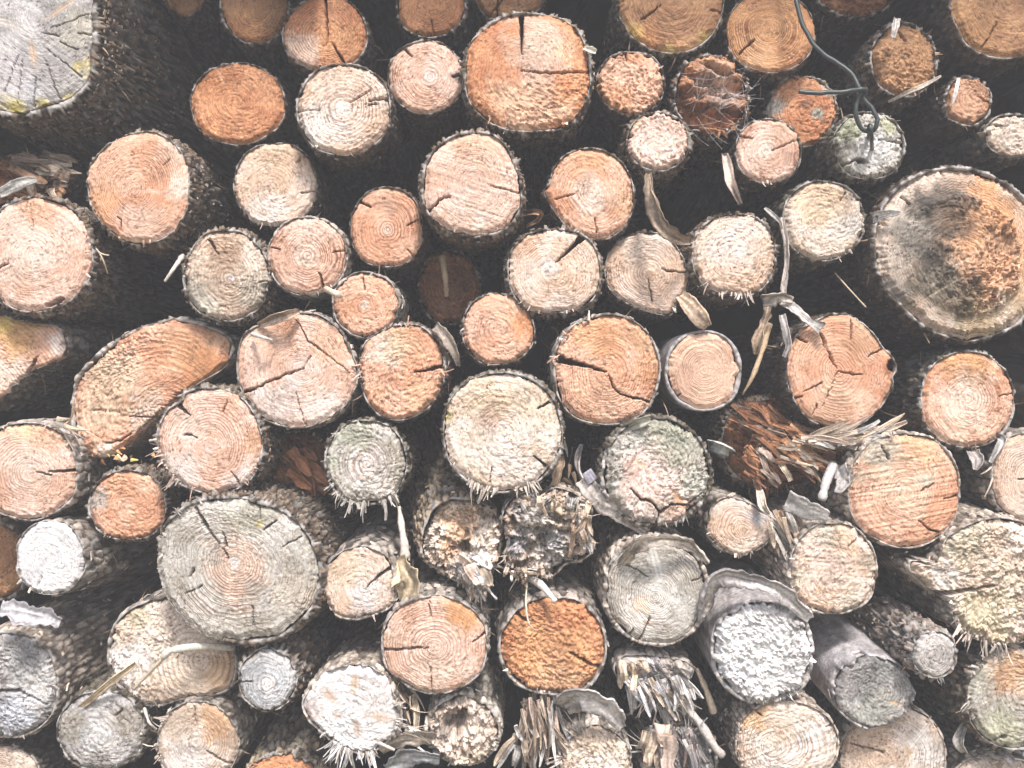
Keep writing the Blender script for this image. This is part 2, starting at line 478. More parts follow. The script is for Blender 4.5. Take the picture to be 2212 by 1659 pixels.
    amp = np.clip(ramp * 1.5 * (.30 + 1.0 * ra) * (1 - .5 * np.clip(rl, 0, 1)), 0, .82)
    flk = fleck * (.35 + 1.1 * sstep(.3, .7, fbm(X / 38, Y / 38, seed + 27, 2))) * (.75 + .4 * rough)
    for (px, py, pr, pc, ps) in patches:
        q = np.hypot(X - px, Y - py) / pr + 1.15 * (fbm(X / max(9, pr * .45), Y / max(9, pr * .45), seed + int(px) % 97, 4) - .5)
        w = (ps * sstep(1.2, .45, q))[:, None]
        lum = (C.mean(1) / c1.mean())[:, None]
        C = C * (1 - w) + np.array(pc) * lum * w
    for (kx, ky, kl, kw, ka, kc) in knots:                # smooth branch streaks
        c3, s3 = math.cos(math.radians(ka)), math.sin(math.radians(ka))
        ku = ((X - kx) * c3 + (Y - ky) * s3) / kl; kv = (-(X - kx) * s3 + (Y - ky) * c3) / kw
        w = .8 * sstep(1.25, .15, np.hypot(ku, kv) + .5 * (fbm(X / 12, Y / 12, seed + 31, 3) - .5))
        h = h * (1 - .7 * w) + .0004 * w
        flk = flk * (1 - .8 * w); amp = amp * (1 - .6 * w)
        C = C * (1 - w[:, None]) + np.array(kc) * .82 * (1 + .25 * np.sin(kv * 9)[:, None]) * w[:, None]
    for cr in cracks:                                     # polylines (x, y, width) carved deep
        cr = np.array(cr, float)
        cr[:, 2] *= .8
        best = np.full(X.shape, 1e9); wid = np.zeros(X.shape)
        wx = X + 3.5 * (vn(X / 9, Y / 9, seed + 33) - .5); wy = Y + 3.5 * (vn(X / 9, Y / 9, seed + 34) - .5)
        for a, b in zip(cr[:-1], cr[1:]):
            ab = b[:2] - a[:2]; q = np.clip(((wx - a[0]) * ab[0] + (wy - a[1]) * ab[1]) / (ab @ ab + 1e-9), 0, 1)
            dist = np.hypot(wx - a[0] - q * ab[0], wy - a[1] - q * ab[1]); w = a[2] + (b[2] - a[2]) * q
            m = dist - w / 2 < best; best = np.where(m, dist - w / 2, best); wid = np.where(m, w, wid)
        h -= np.minimum(.11, .003 + .010 * wid) * sstep(1.2, -.35 - .12 * wid, best)
    V = np.stack([(X - 1106) * k, d - h, ZC - (Y - 829.5) * k], 1)
    # skirt: the rim turns back into the log
    sk = V[:N].copy(); sk[:, 1] = np.maximum(d + .02, sk[:, 1] + .012)
    n0 = len(V); i = np.arange(N); j = (i + 1) % N
    T = np.vstack([T, np.stack([n0 + i, n0 + j, j], 1), np.stack([n0 + i, j, i], 1)])
    V = np.vstack([V, sk]); C = np.vstack([C, C[:N] * .8]); ring = np.concatenate([ring, ring[:N]]); amp = np.concatenate([amp, amp[:N]])
    T = T[:, ::-1]
    mesh_obj('end_grain', V, T, M_WOOD, root, base, C, ring, amp, fleck=np.concatenate([flk, flk[:N]]))
    # --- bark
    bk = BARKS[bark]; pc, cc, ps, rel = bk
    if bcol is not None: pc = bcol
    NB = max(32, int(N * .8)) if not filler else 40
    tha = np.arange(NB) * 2 * math.pi / NB
    ys = [0.012, .0, .0006, .003]
    y = .006; dy = .0035
    while y < L:
        ys.append(y); y += dy if not filler else dy * 4
        dy *= 1.075
    ys.append(L)
    ys = np.array(ys)
    TH, YY = np.meshgrid(tha, ys)
    lipn = fbm(np.cos(TH) * R0 / 16 + 70, np.sin(TH) * R0 / 16, seed + 41, 3) - .35
    tt = t * (.35 + 1.3 * fbm(np.cos(TH) * 2.6 + 9, np.sin(TH) * 2.6, seed + 1, 2))
    pl = np.zeros(TH.shape, bool)
    for (p0, p1) in peel:
        dd = np.degrees(TH) % 360; inn = ((dd - p0) % 360) < ((p1 - p0) % 360)
        tt = np.where(inn, .6, tt); pl |= inn
    ro = outline(TH)
    per = max(6, int(2 * math.pi * R0 / ps))
    tx = TH / (2 * math.pi) * per; ty = YY / (S * ps * 2.0)
    tx2 = tx + (vn(tx * .7, ty * .7, seed + 42) - .5) * .0
    f1, f2, cid, vx, vy = worley(tx2, ty, seed + 43, per)
    plate = sstep(.02, .28, f2 - f1) * (.5 + .8 * cid)
    fine = fbm(tx * 2, ty * 2, seed + 44, 3, per * 2) if per else 0
    if bark == 'smooth': plate = .35 + .6 * fbm(tx * 1.0, ty * 4, seed + 47, 4, per); cid = cid * 0 + .5
    rad_add = 1.5 * rel / S * ((plate - .6) + .9 * (fine - .5)) + rel * 1.3 / S * (cid - .5) * vy * 2
    row = np.arange(len(ys))[:, None]
    ro2 = ro + np.where(row >= 3, rad_add * np.minimum(1, (row - 2) / 2), 0) + flare * YY * R0
    ro2 = np.where(row == 0, ro - tt * 1.0, ro2)
    ro2 = np.where(row == 1, ro - tt * (.82 + .25 * (fine - .5)), ro2)
    ro2 = np.where(row == 2, ro - tt * (.25 + .5 * (fine - .5)), ro2)
    dep = YY + np.where(row >= 1, (lip * 2.4 * lipn + lip * 2.2 * sstep(.5, .72, fbm(np.cos(TH) * 3.1 + 3, np.sin(TH) * 3.1, seed + 48, 3))) * np.where(row < 14, 1 - row / 14.0, 0), 0) + np.where(pl, .004, 0)
    shx, shy = tilt[0] * YY / S, tilt[1] * YY / S
    Xb = (g[0] + ro2 * np.cos(TH) + shx - 1106) * k; Zb = ZC - (g[1] + ro2 * np.sin(TH) + shy - 829.5) * k
    V = np.stack([Xb.ravel(), (d + dep * 1.0).ravel(), Zb.ravel()], 1)
    a = np.arange(len(ys) - 1)[:, None] * NB; i = np.arange(NB)[None]; j = (i + 1) % NB
    T = np.stack([a + i, a + j, a + NB + j, a + NB + i], -1).reshape(-1, 4)
    m1 = np.clip(sstep(.15, .95, plate * .75 + .9 * (fine - .5)), 0, 1).ravel()[:, None]
    C = (np.array(cc) * (1 - m1) + np.array(pc) * m1) * (.7 + .6 * cid.ravel()[:, None])
    lich = sstep(.56, .72, fbm(tx * .35 * 4, ty * 1.3, seed + 45, 2)).ravel()[:, None] * (.55 if bark in ('lichen', 'flaky', 'grey') else .25)
    C = C * (1 - lich) + np.array((.40, .39, .36)) * lich
    rimc = np.where(row <= 2, 1.0, np.where(row == 3, .5, 0.0)) * np.ones_like(TH)
    rimc = (rimc * sstep(.46, .64, fbm(np.cos(TH) * 7, np.sin(TH) * 7 + 9, seed + 46, 3))).ravel()[:, None]
    C = C * (1 - rimc) + np.array((.40, .37, .345)) * rimc
    C = np.where(pl.ravel()[:, None], np.array((.50, .41, .32)) * (.8 + .4 * fine.ravel()[:, None]), C)
    mesh_obj('bark', V, T, M_BARK, root, base, C, np.zeros(len(V)), np.zeros(len(V)))
    # --- loose flakes standing off the bark
    nf = flakes if flakes is not None else {'flaky': 170, 'lichen': 90, 'brown': 60, 'peeled': 60, 'grey': 40}.get(bark, 0)
    if nf and not filler:
        A = Acc(); nf = int(nf * R0 / 95)
        for q in range(nf):
            an = rng.uniform(0, 6.283); yy = .014 + .30 * rng.random() ** 1.4
            r = float(outline(np.array([an]))[0]) * (1 + flare * yy) + rel / S * .7
            p = np.array([(g[0] + r * math.cos(an) + tilt[0] * yy / S - 1106) * k, d + yy, ZC - (g[1] + r * math.sin(an) + tilt[1] * yy / S - 829.5) * k])
            er = np.array([math.cos(an), 0, -math.sin(an)]); et = np.array([math.sin(an), 0, math.cos(an)]); ey = np.array([0, 1.0, 0])
            lf = rng.normal() * .22; e1 = et * math.cos(lf) + er * math.sin(lf); l2 = rng.uniform(-.1, .22); e2 = ey * math.cos(l2) - er * math.sin(l2)
            w = S * ps * rng.uniform(.25, .8); ll = S * ps * rng.uniform(.4, 1.5)
            t2 = er * S * rng.uniform(.8, 1.8)
            b0 = [p - e1 * w * .5 - e2 * ll * .5, p + e1 * w * .45 - e2 * ll * .35, p + e1 * w * .5 + e2 * ll * .5, p - e1 * w * .3 + e2 * ll * .4]
            R4 = [[v - t2 for v in b0], [v + t2 for v in b0]]
            cf = np.array(pc) * rng.uniform(.6, 2.0) if rng.random() < .8 else np.array((.42, .37, .33)) * rng.uniform(.5, 1.1)
            A.loft(R4, cf)
        for q in range(int(9 * R0 / 95) + 3):              # shreds caught in the bark
            an = rng.uniform(0, 6.283); yy = .01 + .16 * rng.random()
            r = float(outline(np.array([an]))[0]) + 2
            p = np.array([(g[0] + r * math.cos(an) + tilt[0] * yy / S - 1106) * k, d + yy, ZC - (g[1] + r * math.sin(an) + tilt[1] * yy / S - 829.5) * k])
            dv = np.array([math.cos(an) * .5 + rng.normal() * .7, -.5 + rng.normal() * .5, -math.sin(an) * .5 - .3 + rng.normal() * .7])
            A.splinter(p, dv, S * rng.uniform(10, 42), S * rng.uniform(2, 5), S * 1.5, np.array((.30, .21, .14)) * rng.uniform(.5, 1.4), rng, bend=.5, k=5, tip=.2)
        f = A.build('loose_bark', M_BARK, root, base); f['kind'] = 'stuff'
    # --- torn fibres hanging from the rim
    if fringe:
        A = Acc()
        for (a0, a1, n, ln) in fringe:
            for q in range(int(n * (1.1 if ln > 12 else .6))):
                an = math.radians(rng.uniform(a0, a1))
                cl = float(fbm(np.array([math.cos(an) * 4.5 + 20]), np.array([math.sin(an) * 4.5]), seed + 60, 2)[0])
                if cl < .40 + .08 * rng.random(): continue
                r = float(outline(np.array([an]))[0])
                rr = r * rng.uniform(.93, 1.0) - t
                p = np.array([(g[0] + rr * math.cos(an) - 1106) * k, d - rng.uniform(-.004, .003), ZC - (g[1] + rr * math.sin(an) - 829.5) * k])
                dv = np.array([math.cos(an) + rng.normal() * .25, -.25 + rng.normal() * .3, -math.sin(an) - .25 + rng.normal() * .25])
                l_ = ln * S * (.18 + 1.15 * rng.random() ** 2) * (.5 + 1.1 * sstep(.4, .65, cl))
                cc_ = c1 * .9 if rng.random() < .6 else np.array((.62, .54, .46))
                A.splinter(p, dv, l_, S * rng.uniform(2.5, 8.5), S * rng.uniform(1.2, 3), cc_ * rng.uniform(.7, 1.05), rng, bend=.22, tip=rng.uniform(.05, .8))
        f = A.build('splinter_fringe', M_SPLIT, root, base)
        f['kind'] = 'stuff'
    return root

def slats(root, name, specs, seed):
    """broad torn layers of wood belonging to one log
    specs: (x, y, d, spread x, spread y, n, angle, angle spread, length, width, colours, towards the viewer)"""
    g = np.random.default_rng(seed); A = Acc()
    for (x, y, d, sx, sy, n, an, asp, ln, w, cols, fw) in specs:
        for q in range(n):
            x0 = x + g.uniform(-1, 1) * sx; y0 = y + g.uniform(-1, 1) * sy; d0 = d + g.uniform(-.02, .02)
            a = math.radians(an + g.normal() * asp); l_ = ln * g.uniform(.45, 1.15)
            bend = g.normal() * .13
            P = []
            for u in np.linspace(0, 1, 9):
                aa = a + bend * u
                P.append(put(x0 + math.cos(aa) * l_ * u, y0 + math.sin(aa) * l_ * u, d0 - fw * l_ * S * (u - .25 * u * u) + .004 * math.sin(6 * u + q)))
            ww = w * S * g.uniform(.45, 1.3)
            A.strip(np.array(P), ww * np.array([1, 1, 1.05, 1, g.uniform(.6, 1), g.uniform(.05, .8)]), S * g.uniform(2, 5), (g.normal() * .25, g.normal() * .3, g.normal() * .35),
                    np.array(cols[int(g.integers(len(cols)))]) * g.uniform(.75, 1.15), g.uniform(-.2, .4), 7, g, .42)
    f = A.build(name, M_SPLIT, root, tuple(root.location)); f['kind'] = 'stuff'

# ------------------------------------------------------------------ the setting, with panels added to block light
def simple_mat(name, c1, c2, scale, rough=.9):
    m, n, l, p = new_mat(name)
    no = n.new('ShaderNodeTexNoise'); no.inputs['Scale'].default_value = scale; no.inputs['Detail'].default_value = 6
    tc = n.new('ShaderNodeTexCoord'); l.new(tc.outputs['Object'], no.inputs['Vector'])
    r = n.new('ShaderNodeValToRGB'); r.color_ramp.elements[0].color = (*c1, 1); r.color_ramp.elements[1].color = (*c2, 1)
    r.color_ramp.elements[0].position = .3; r.color_ramp.elements[1].position = .7
    l.new(no.outputs['Fac'], r.inputs['Fac']); l.new(r.outputs['Color'], p.inputs['Base Color'])
    b = n.new('ShaderNodeBump'); b.inputs['Strength'].default_value = .5; b.inputs['Distance'].default_value = .01
    l.new(no.outputs['Fac'], b.inputs['Height']); l.new(b.outputs[0], p.inputs['Normal'])
    p.inputs['Roughness'].default_value = rough
    return m

def box(name, lo, hi, mat):
    x0, y0, z0 = lo; x1, y1, z1 = hi
    V = [(x0, y0, z0), (x1, y0, z0), (x1, y1, z0), (x0, y1, z0), (x0, y0, z1), (x1, y0, z1), (x1, y1, z1), (x0, y1, z1)]
    T = [(0, 3, 2, 1), (4, 5, 6, 7), (0, 1, 5, 4), (1, 2, 6, 5), (2, 3, 7, 6), (3, 0, 4, 7)]
    return mesh_obj(name, V, T, mat, smooth=False)

M_EARTH = simple_mat('earth', (.10, .085, .05), (.19, .16, .10), 9)
M_BLOCK = simple_mat('dark_panels', (.030, .024, .018), (.06, .048, .036), 14)  # dark colour of the panels added to keep light out
gnd = mesh_obj('ground', [(-120, -120, 0), (120, -120, 0), (120, 120, 0), (-120, 120, 0)], [(0, 1, 2, 3)], M_EARTH, smooth=False)
gnd['kind'] = 'structure'
bw = box('added_backing', (-1.5, .68, .004), (1.5, .74, 1.72), M_BLOCK); bw['kind'] = 'structure'  # dark sheet added behind the stack so the gaps stay dark
ea = box('added_eave', (-1.5, -.27, 1.72), (1.5, .9, 1.76), M_BLOCK); ea['kind'] = 'structure'  # unseen overhang, added to dim the top rows
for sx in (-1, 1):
    sw = box('added_side_panel', (min(sx * 1.5, sx * 1.55), .0, .004), (max(sx * 1.5, sx * 1.55), .68, 1.716), M_BLOCK); sw['kind'] = 'structure'  # unseen panels, added against light leaking in from the sides

# ------------------------------------------------------------------ the logs, roughly row by row from the top
def E(cx, cy, r): return (cx, cy, r)
log(-150, -150, 210, 250, 'grey', 'huge weathered grey log with yellow lichen specks, cut off by the top left corner', .22, bark='flaky', t=13, flakes=520, rings=42, ramp=.13,
    poly=[(206, -60), (209, 20), (209, 95), (203, 150), (185, 192), (150, 224), (100, 243), (40, 250), (-20, 246), (-80, 222), (-130, 150), (-150, 40), (-120, -70), (-40, -140), (80, -150), (170, -120)],
    rc=(72, 40), d=-.03, saw=(35, .5), tilt=(.10, .02), flare=.25, pith=(40, 50),
    patches=[(40, 60, 130, (.54, .52, .51), .5), (175, 60, 60, (.50, .46, .36), .6), (190, 140, 24, C_YEL, .5), (90, 225, 18, C_YEL, .8), (20, 235, 40, C_YEL, .35), (150, 215, 18, C_YEL, .7), (35, 232, 20, C_YEL, .9), (165, 145, 13, C_YEL, .6), (60, 200, 40, C_BLUE, .4), (30, 160, 50, (.42, .39, .40), .6)],
    knots=[(73, 118, 34, 9, 80, (.66, .44, .28)), (135, 18, 55, 8, -33, (.62, .45, .32)), (12, 50, 45, 12, 15, (.68, .6, .54)), (70, 60, 40, 14, 60, (.66, .62, .6))],
    cracks=[[(168, 73, 2), (205, 72, 3)], [(95, 72, .6), (126, 77, 1.5)], [(80, 165, .6), (70, 230, 1.2)], [(130, 90, .6), (168, 108, 1.4)], [(100, 105, .5), (175, 165, 1)], [(95, 125, .5), (130, 215, 1)], [(40, 120, .5), (10, 200, 1.2)], [(50, 130, .5), (38, 225, 1)], [(110, 60, .5), (190, 30, 1)]])
log(345, -95, 450, 37, 'brown', 'small dark log end cut by the top edge beside the huge lichened log', .3, d=.14, cracks=[[(420, -10, 1), (436, 18, 3)]])
log(472, -75, 627, 97, 'brown', 'brown ringed log cut by the top edge, left of the log split at its crown', .3, d=.05, pith=(556, 12), rings=17, ramp=.45, patches=[(540, 80, 50, C_ORANGE, .4)])
log(608, -14, 795, 157, 'orange', 'orange log with a black split running from its top edge to the pith', .4, d=.02, pith=(709, 78), rings=17, ramp=.36, t=3,
    patches=[(640, 130, 60, C_PALE, .6), (735, 85, 50, (.64, .33, .15), .5)],
    cracks=[[(702, -14, 7), (706, 40, 4), (709, 76, 1.5)], [(720, 95, 1.5), (728, 110, 4), (741, 132, 5)], [(709, 78, 1.5), (704, 98, 1)]])
log(853, -60, 1008, 83, 'orange', 'amber log cut by the top edge above the pink log with a side notch', .35, d=.04, pith=(930, 10), rings=15, ramp=.4, patches=[(930, 20, 70, (.42, .2, .08), .6)], cracks=[[(932, 44, 1), (938, 75, 1.5)]])
log(1020, -75, 1175, 46, 'brown', 'brown cracked log at the top edge behind the big orange log', .55, d=.08, cracks=[[(1075, -10, 2), (1074, 44, 5)], [(1110, -30, 1), (1060, 30, 3)]], lip=.006)
log(1002, 24, 1279, 286, 'orange', 'big bright orange log with a vertical wedge and a horizontal split', .48, d=-.03, pith=(1148, 150), rings=20, ramp=.20, t=4.5, fa=8, rgh=(80, .5, 1.5), bark='flaky',
    patches=[(1160, 110, 80, C_PALE, .55), (1140, 230, 90, (.68, .46, .32), .7), (1230, 120, 40, (.62, .34, .18), .4)], knots=[(1180, 95, 30, 4, -52, (.72, .54, .38))],
    cracks=[[(1127, 18, 13), (1127, 70, 8), (1127, 95, 4), (1129, 118, 1.2)], [(1279, 155, 5), (1220, 157, 3.5), (1172, 158, 3), (1128, 154, 1)], [(1040, 245, 2), (1062, 262, 5)]], fringe=[(40, 150, 26, 11)])
log(836, 84, 1003, 248, 'pink', 'pink log with a glowing pith and a dark notch in its right edge', .28, d=.0, pith=(930, 166), rings=13, ramp=.42, t=3,
    patches=[(929, 166, 12, C_WHITE, .8), (985, 165, 14, C_DARK, .8), (900, 225, 50, (.66, .40, .28), .6)], cracks=[[(874, 105, 5), (889, 122, 1.5)], [(1003, 160, 9), (980, 165, 4)]])
log(637, 135, 845, 338, 'pale', 'pale pinkish log with wavy rings and a dark split at its right', .38, d=-.05, pith=(742, 233), rings=12, ramp=.40, t=4,
    saw=(-30, .5), patches=[(690, 280, 60, C_WHITE, .6), (740, 180, 60, (.60, .43, .33), .6), (740, 235, 18, C_WHITE, .6)],
    cracks=[[(845, 212, 9), (820, 215, 6), (796, 219, 1.5)], [(812, 225, 2), (788, 226, 1)], [(800, 195, 1), (756, 223, 1.5)], [(645, 240, 1), (690, 238, 1)]], fringe=[(80, 130, 12, 14)])
log(409, 132, 617, 314, 'orange', 'deep orange log in shade, alone in the dark gap under the top left row', .42, d=.05, pith=(508, 218), rings=17, ramp=.28, t=3, patches=[(520, 270, 70, (.66, .32, .15), .5), (465, 170, 50, (.50, .21, .08), .5)], knots=[(478, 168, 20, 4, 65, (.7, .45, .28))])
log(184, 282, 411, 528, 'salmon', 'smooth salmon log with a pale barkless crescent along its right side', .22, d=-.05, pith=(290, 412), rings=26, ramp=.30, t=3, flare=.1, bark='flaky',
    poly=[(262, 292), (310, 282), (345, 286), (380, 312), (402, 350), (411, 400), (403, 450), (378, 496), (340, 522), (300, 529), (262, 520), (225, 490), (198, 455), (185, 410), (190, 360), (222, 318)],
    patches=[(395, 400, 40, C_PALE, .7), (375, 330, 40, C_PALE, .7), (215, 440, 50, (.66, .33, .16), .6), (345, 350, 45, (.52, .30, .19), .5), (310, 480, 60, C_PALE, .4)], knots=[(330, 413, 28, 6, 5, (.74, .56, .42))],
    cracks=[[(262, 496, 2.5), (263, 478, 2), (255, 470, 1)], [(365, 345, 2.5), (354, 356, 1)]], fringe=[(55, 110, 10, 10)])
log(502, 306, 684, 490, 'pale', 'pale sandy log resting on the round pink log, small cracks at its right rim', .38, d=.0, pith=(585, 410), rings=15, ramp=.22, t=2.5, saw=(-40, .5),
    patches=[(560, 460, 50, C_WHITE, .5), (620, 350, 50, (.66, .46, .30), .5)], cracks=[[(666, 330, 1), (640, 350, 2)], [(684, 412, 1), (652, 416, 2)]], fringe=[(60, 120, 14, 8)])
log(908, 281, 1130, 514, 'pink', 'large rosy grey log with crisp dark rim and a jagged crack at lower left', .22, d=-.06, pith=(1022, 398), rings=24, ramp=.24, t=6.5, saw=(18, .9), bark='flaky',
    poly=[(985, 288), (1030, 281), (1070, 290), (1100, 322), (1120, 365), (1130, 410), (1125, 455), (1098, 493), (1055, 511), (1015, 514), (970, 502), (935, 478), (913, 440), (908, 395), (918, 350), (945, 312)],
    patches=[(1030, 310, 60, (.62, .38, .24), .6), (1020, 400, 70, (.62, .46, .38), .5), (1000, 480, 60, C_PALE, .4)],
    cracks=[[(914, 462, 7), (935, 448, 5), (948, 432, 3.5), (966, 424, 3), (975, 424, 1.5)], [(1130, 417, 2), (1085, 408, 2), (1060, 400, 1)]], fringe=[(30, 150, 30, 6)])
log(1170, 318, 1372, 520, 'salmon', 'orange salmon log with bold flecked rings above the pale log with the wedge', .34, d=-.02, pith=(1277, 421), rings=14, ramp=.44, t=3,
    poly=[(1225, 330), (1275, 318), (1320, 330), (1355, 362), (1371, 410), (1368, 455), (1345, 497), (1305, 519), (1265, 515), (1225, 492), (1200, 460), (1182, 432), (1174, 414), (1185, 395), (1196, 360)],
    patches=[(1275, 335, 60, (.58, .28, .13), .6), (1345, 440, 30, (.66, .40, .23), .6), (1277, 421, 50, C_PALE, .6)], cracks=[[(1285, 470, 1), (1290, 500, 2)], [(1200, 430, 2), (1240, 420, 1)]], fringe=[(80, 130, 14, 8)])
log(1286, 108, 1437, 251, 'salmon', 'small shaggy salmon log with torn end and a nick in its top edge', .95, d=.0, rings=9, ramp=.06, t=3.5, ts=8, fa=20, cracks=[[(1350, 104, 7), (1354, 132, 2)]], fringe=[(-140, -20, 14, 10)], patches=[(1320, 230, 50, (.64, .34, .18), .5)])
log(1334, -115, 1566, 117, 'brown', 'broad brown log with yellow lichened rim cut by the top edge', .32, d=.0, pith=(1440, -8), rings=20, ramp=.32, t=3.5, bark='lichen',
    patches=[(1400, 80, 40, C_ORANGE, .5), (1370, 70, 22, C_YEL, .4), (1530, 85, 22, C_YEL, .4), (1450, 112, 20, C_YEL, .4)], cracks=[[(1385, 42, 3), (1410, 26, 2), (1425, 12, 1)], [(1566, 24, 2.5), (1535, 22, 1.5)]])
log(1570, -22, 1763, 158, 'orange', 'neatly ringed tan orange log behind the hanging wire', .16, d=.01, pith=(1661, 63), rings=18, ramp=.5, t=2.5, patches=[(1660, 60, 130, (.52, .28, .12), .7), (1630, 130, 50, (.66, .40, .22), .6)], cracks=[[(1598, 114, 3.5), (1618, 96, 2.5), (1630, 87, 1)]])
log(1765, -85, 1935, 36, 'rot', 'dark reddish rotten log end at the top edge right of the wire', .9, d=.06, ramp=.05, cave=(.012, 30, 10, 10), lip=.008)
log(1879, 46, 2028, 212, 'brown', 'shaggy brown log with a grey snag on its crown, deep in shade', .8, d=.03, pith=(1965, 125), rings=10, ramp=.3, rgh=(100, .5, 1.4), cracks=[[(1940, 66, 5), (1955, 90, 1.5)]], fringe=[(-60, 0, 12, 12), (60, 140, 20, 10)], bark='flaky')
log(2054, -120, 2300, 127, 'brown', 'large ringed brown log cut by the top right corner', .36, d=.0, pith=(2175, 0), rings=20, ramp=.34, t=3.5, cracks=[[(2120, 105, 2), (2146, 66, 2), (2152, 50, 1)]], patches=[(2110, 60, 60, (.44, .23, .09), .5)])
log(2040, 162, 2145, 274, 'brown', 'little rosy brown log with a white splinter hanging at its left', .6, d=.02, pith=(2102, 205), rings=9, ramp=.4, patches=[(2090, 220, 60, (.55, .31, .20), .8)], cracks=[[(2110, 208, 1), (2138, 224, 3)]], fringe=[(60, 130, 14, 9)])
log(2128, 244, 2246, 344, 'tan', 'small tan pitted log at the right edge above the giant mouldy log', .6, d=.01, rings=10, ramp=.25, t=3, bark='lichen', cracks=[[(2130, 268, 3), (2160, 272, 4)]])
log(1456, 114, 1624, 296, 'rot', 'rotten hollowed red brown log veiled in cobwebs', .8, d=.0, ramp=.04, cave=(.03, 60, 15, 8), ts=9, t=5, lip=.01, bark='flaky',
    patches=[(1535, 150, 50, (.52, .29, .17), .7), (1555, 195, 50, (.62, .48, .41), .8), (1520, 270, 40, (.5, .22, .09), .6)], crater=[(1512, 208, 9, .03)], fringe=[(20, 120, 16, 14)])
log(1658, 160, 1812, 319, 'orange', 'orange log blotched with grey lichen directly below the wire twist', .5, d=.05, pith=(1733, 240), rings=12, ramp=.35, bark='lichen', t=4,
    patches=[(1668, 225, 26, (.44, .43, .38), .9), (1800, 185, 28, (.46, .46, .38), .8), (1765, 245, 16, (.46, .46, .38), .9), (1710, 290, 40, (.48, .23, .10), .5), (1740, 225, 12, C_DARK, .5)], fringe=[(-60, 60, 22, 9)])
log(1352, 238, 1491, 371, 'pink', 'small fuzzy pale pink log with a bare knot streak at its lower edge', .75, d=-.03, rings=8, ramp=.08, t=4, bark='flaky', patches=[(1410, 300, 60, (.70, .56, .48), .7), (1365, 260, 18, C_YEL, .3)], knots=[(1424, 343, 26, 5, 68, (.78, .66, .54))], fringe=[(30, 120, 14, 8)])
log(1588, 254, 1733, 396, 'pink', 'small ringed pink log with a curled bark twig at its left', .24, d=-.02, pith=(1655, 326), rings=11, ramp=.38, t=3, patches=[(1655, 326, 22, C_PALE, .8), (1600, 290, 26, (.55, .3, .2), .6)], cracks=[[(1728, 300, 1), (1668, 326, 1.5)], [(1600, 293, 4), (1625, 300, 2)]], fringe=[(70, 120, 10, 14)], tilt=(.0, .03))
log(1800, 240, 1958, 388, 'green', 'mossy grey green log with the wire staple driven into it', .85, d=-.03, rings=8, ramp=.06, bark='lichen', t=3.5, fa=80, ts=8,
    patches=[(1885, 320, 50, (.62, .60, .58), .8), (1830, 280, 30, (.40, .42, .24), .7), (1920, 270, 26, (.44, .46, .26), .6), (1860, 350, 12, C_DARK, .7)], cracks=[[(1895, 300, 1), (1958, 312, 5)], [(1815, 360, 2), (1850, 345, 4)], [(1850, 345, 8), (1868, 352, 8)]], fringe=[(-60, 30, 10, 8)])
log(1690, 388, 1873, 566, 'cream', 'cream pitted log with bark curling on its crown, left of the giant mouldy log', .55, d=-.02, pith=(1790, 480), rings=14, ramp=.2, t=4, bark='lichen', saw=(-25, .4),
    patches=[(1765, 440, 60, (.68, .48, .30), .6), (1840, 490, 34, (.50, .49, .46), .6), (1790, 530, 50, C_PALE, .5)], cracks=[[(1826, 417, 3), (1815, 434, 1.5)]], fringe=[(50, 160, 16, 7)])
log(1886, 357, 2266, 741, 'tan', 'giant mouldy log with a torn honeycomb centre at the right edge', .9, d=-.05, rings=30, ramp=.35, t=7, bark='brown', ts=10, rgh=(20, .6, 1.25), rimz=.72, tuft=.010, pith=(2085, 555),
    poly=[(1887, 540), (1895, 470), (1930, 408), (1985, 372), (2060, 357), (2130, 368), (2205, 412), (2245, 475), (2260, 560), (2247, 640), (2205, 700), (2150, 728), (2090, 740), (2030, 725), (1970, 688), (1922, 640), (1895, 590)],
    patches=[(2120, 480, 110, (.60, .31, .14), .9), (2150, 580, 120, (.66, .38, .22), .95), (1965, 510, 55, (.40, .37, .32), .8), (2000, 600, 66, (.15, .125, .085), .9), (2065, 645, 55, (.15, .11, .06), .85), (2045, 450, 75, (.10, .075, .05), .85), (1990, 520, 60, (.12, .10, .075), .7), (2020, 560, 40, (.13, .10, .07), .6), (1990, 445, 40, (.12, .10, .075), .85), (2040, 410, 70, (.52, .40, .32), .7), (1930, 620, 40, (.42, .38, .34), .7), (2110, 700, 60, (.46, .36, .22), .8), (2200, 640, 40, (.5, .4, .26), .6)],
    cracks=[[(1945, 425, 2), (1965, 440, 4)], [(2036, 365, 1), (2040, 385, 2)]], knots=[(2030, 625, 70, 3, -32, (.5, .42, .3))], dome=.004)
log(1493, 459, 1680, 641, 'pale', 'pale ringed log with ragged fibres along its bottom, right of the long bark strip', .5, d=-.02, pith=(1592, 545), rings=14, ramp=.3, t=4.5, bark='flaky', patches=[(1590, 545, 60, C_WHITE, .4), (1530, 480, 30, (.64, .48, .36), .5)], fringe=[(60, 140, 44, 16), (-150, -90, 14, 8)])
log(1304, 500, 1491, 683, 'pale', 'whitish log with a broken lower right corner shedding a wood chip', .28, d=.0, pith=(1405, 595), rings=14, ramp=.32, t=3,
    poly=[(1330, 525), (1365, 505), (1400, 500), (1440, 507), (1462, 530), (1482, 565), (1490, 605), (1480, 635), (1460, 660), (1448, 682), (1400, 674), (1350, 655), (1318, 628), (1306, 590), (1312, 552)],
    saw=(35, .5), patches=[(1400, 540, 60, C_WHITE, .4), (1400, 590, 40, (.68, .50, .36), .6)], cracks=[[(1488, 588, 1), (1445, 586, 2.5), (1430, 580, 1)], [(1400, 605, 1), (1408, 650, 2)]], fringe=[(30, 75, 24, 18)])
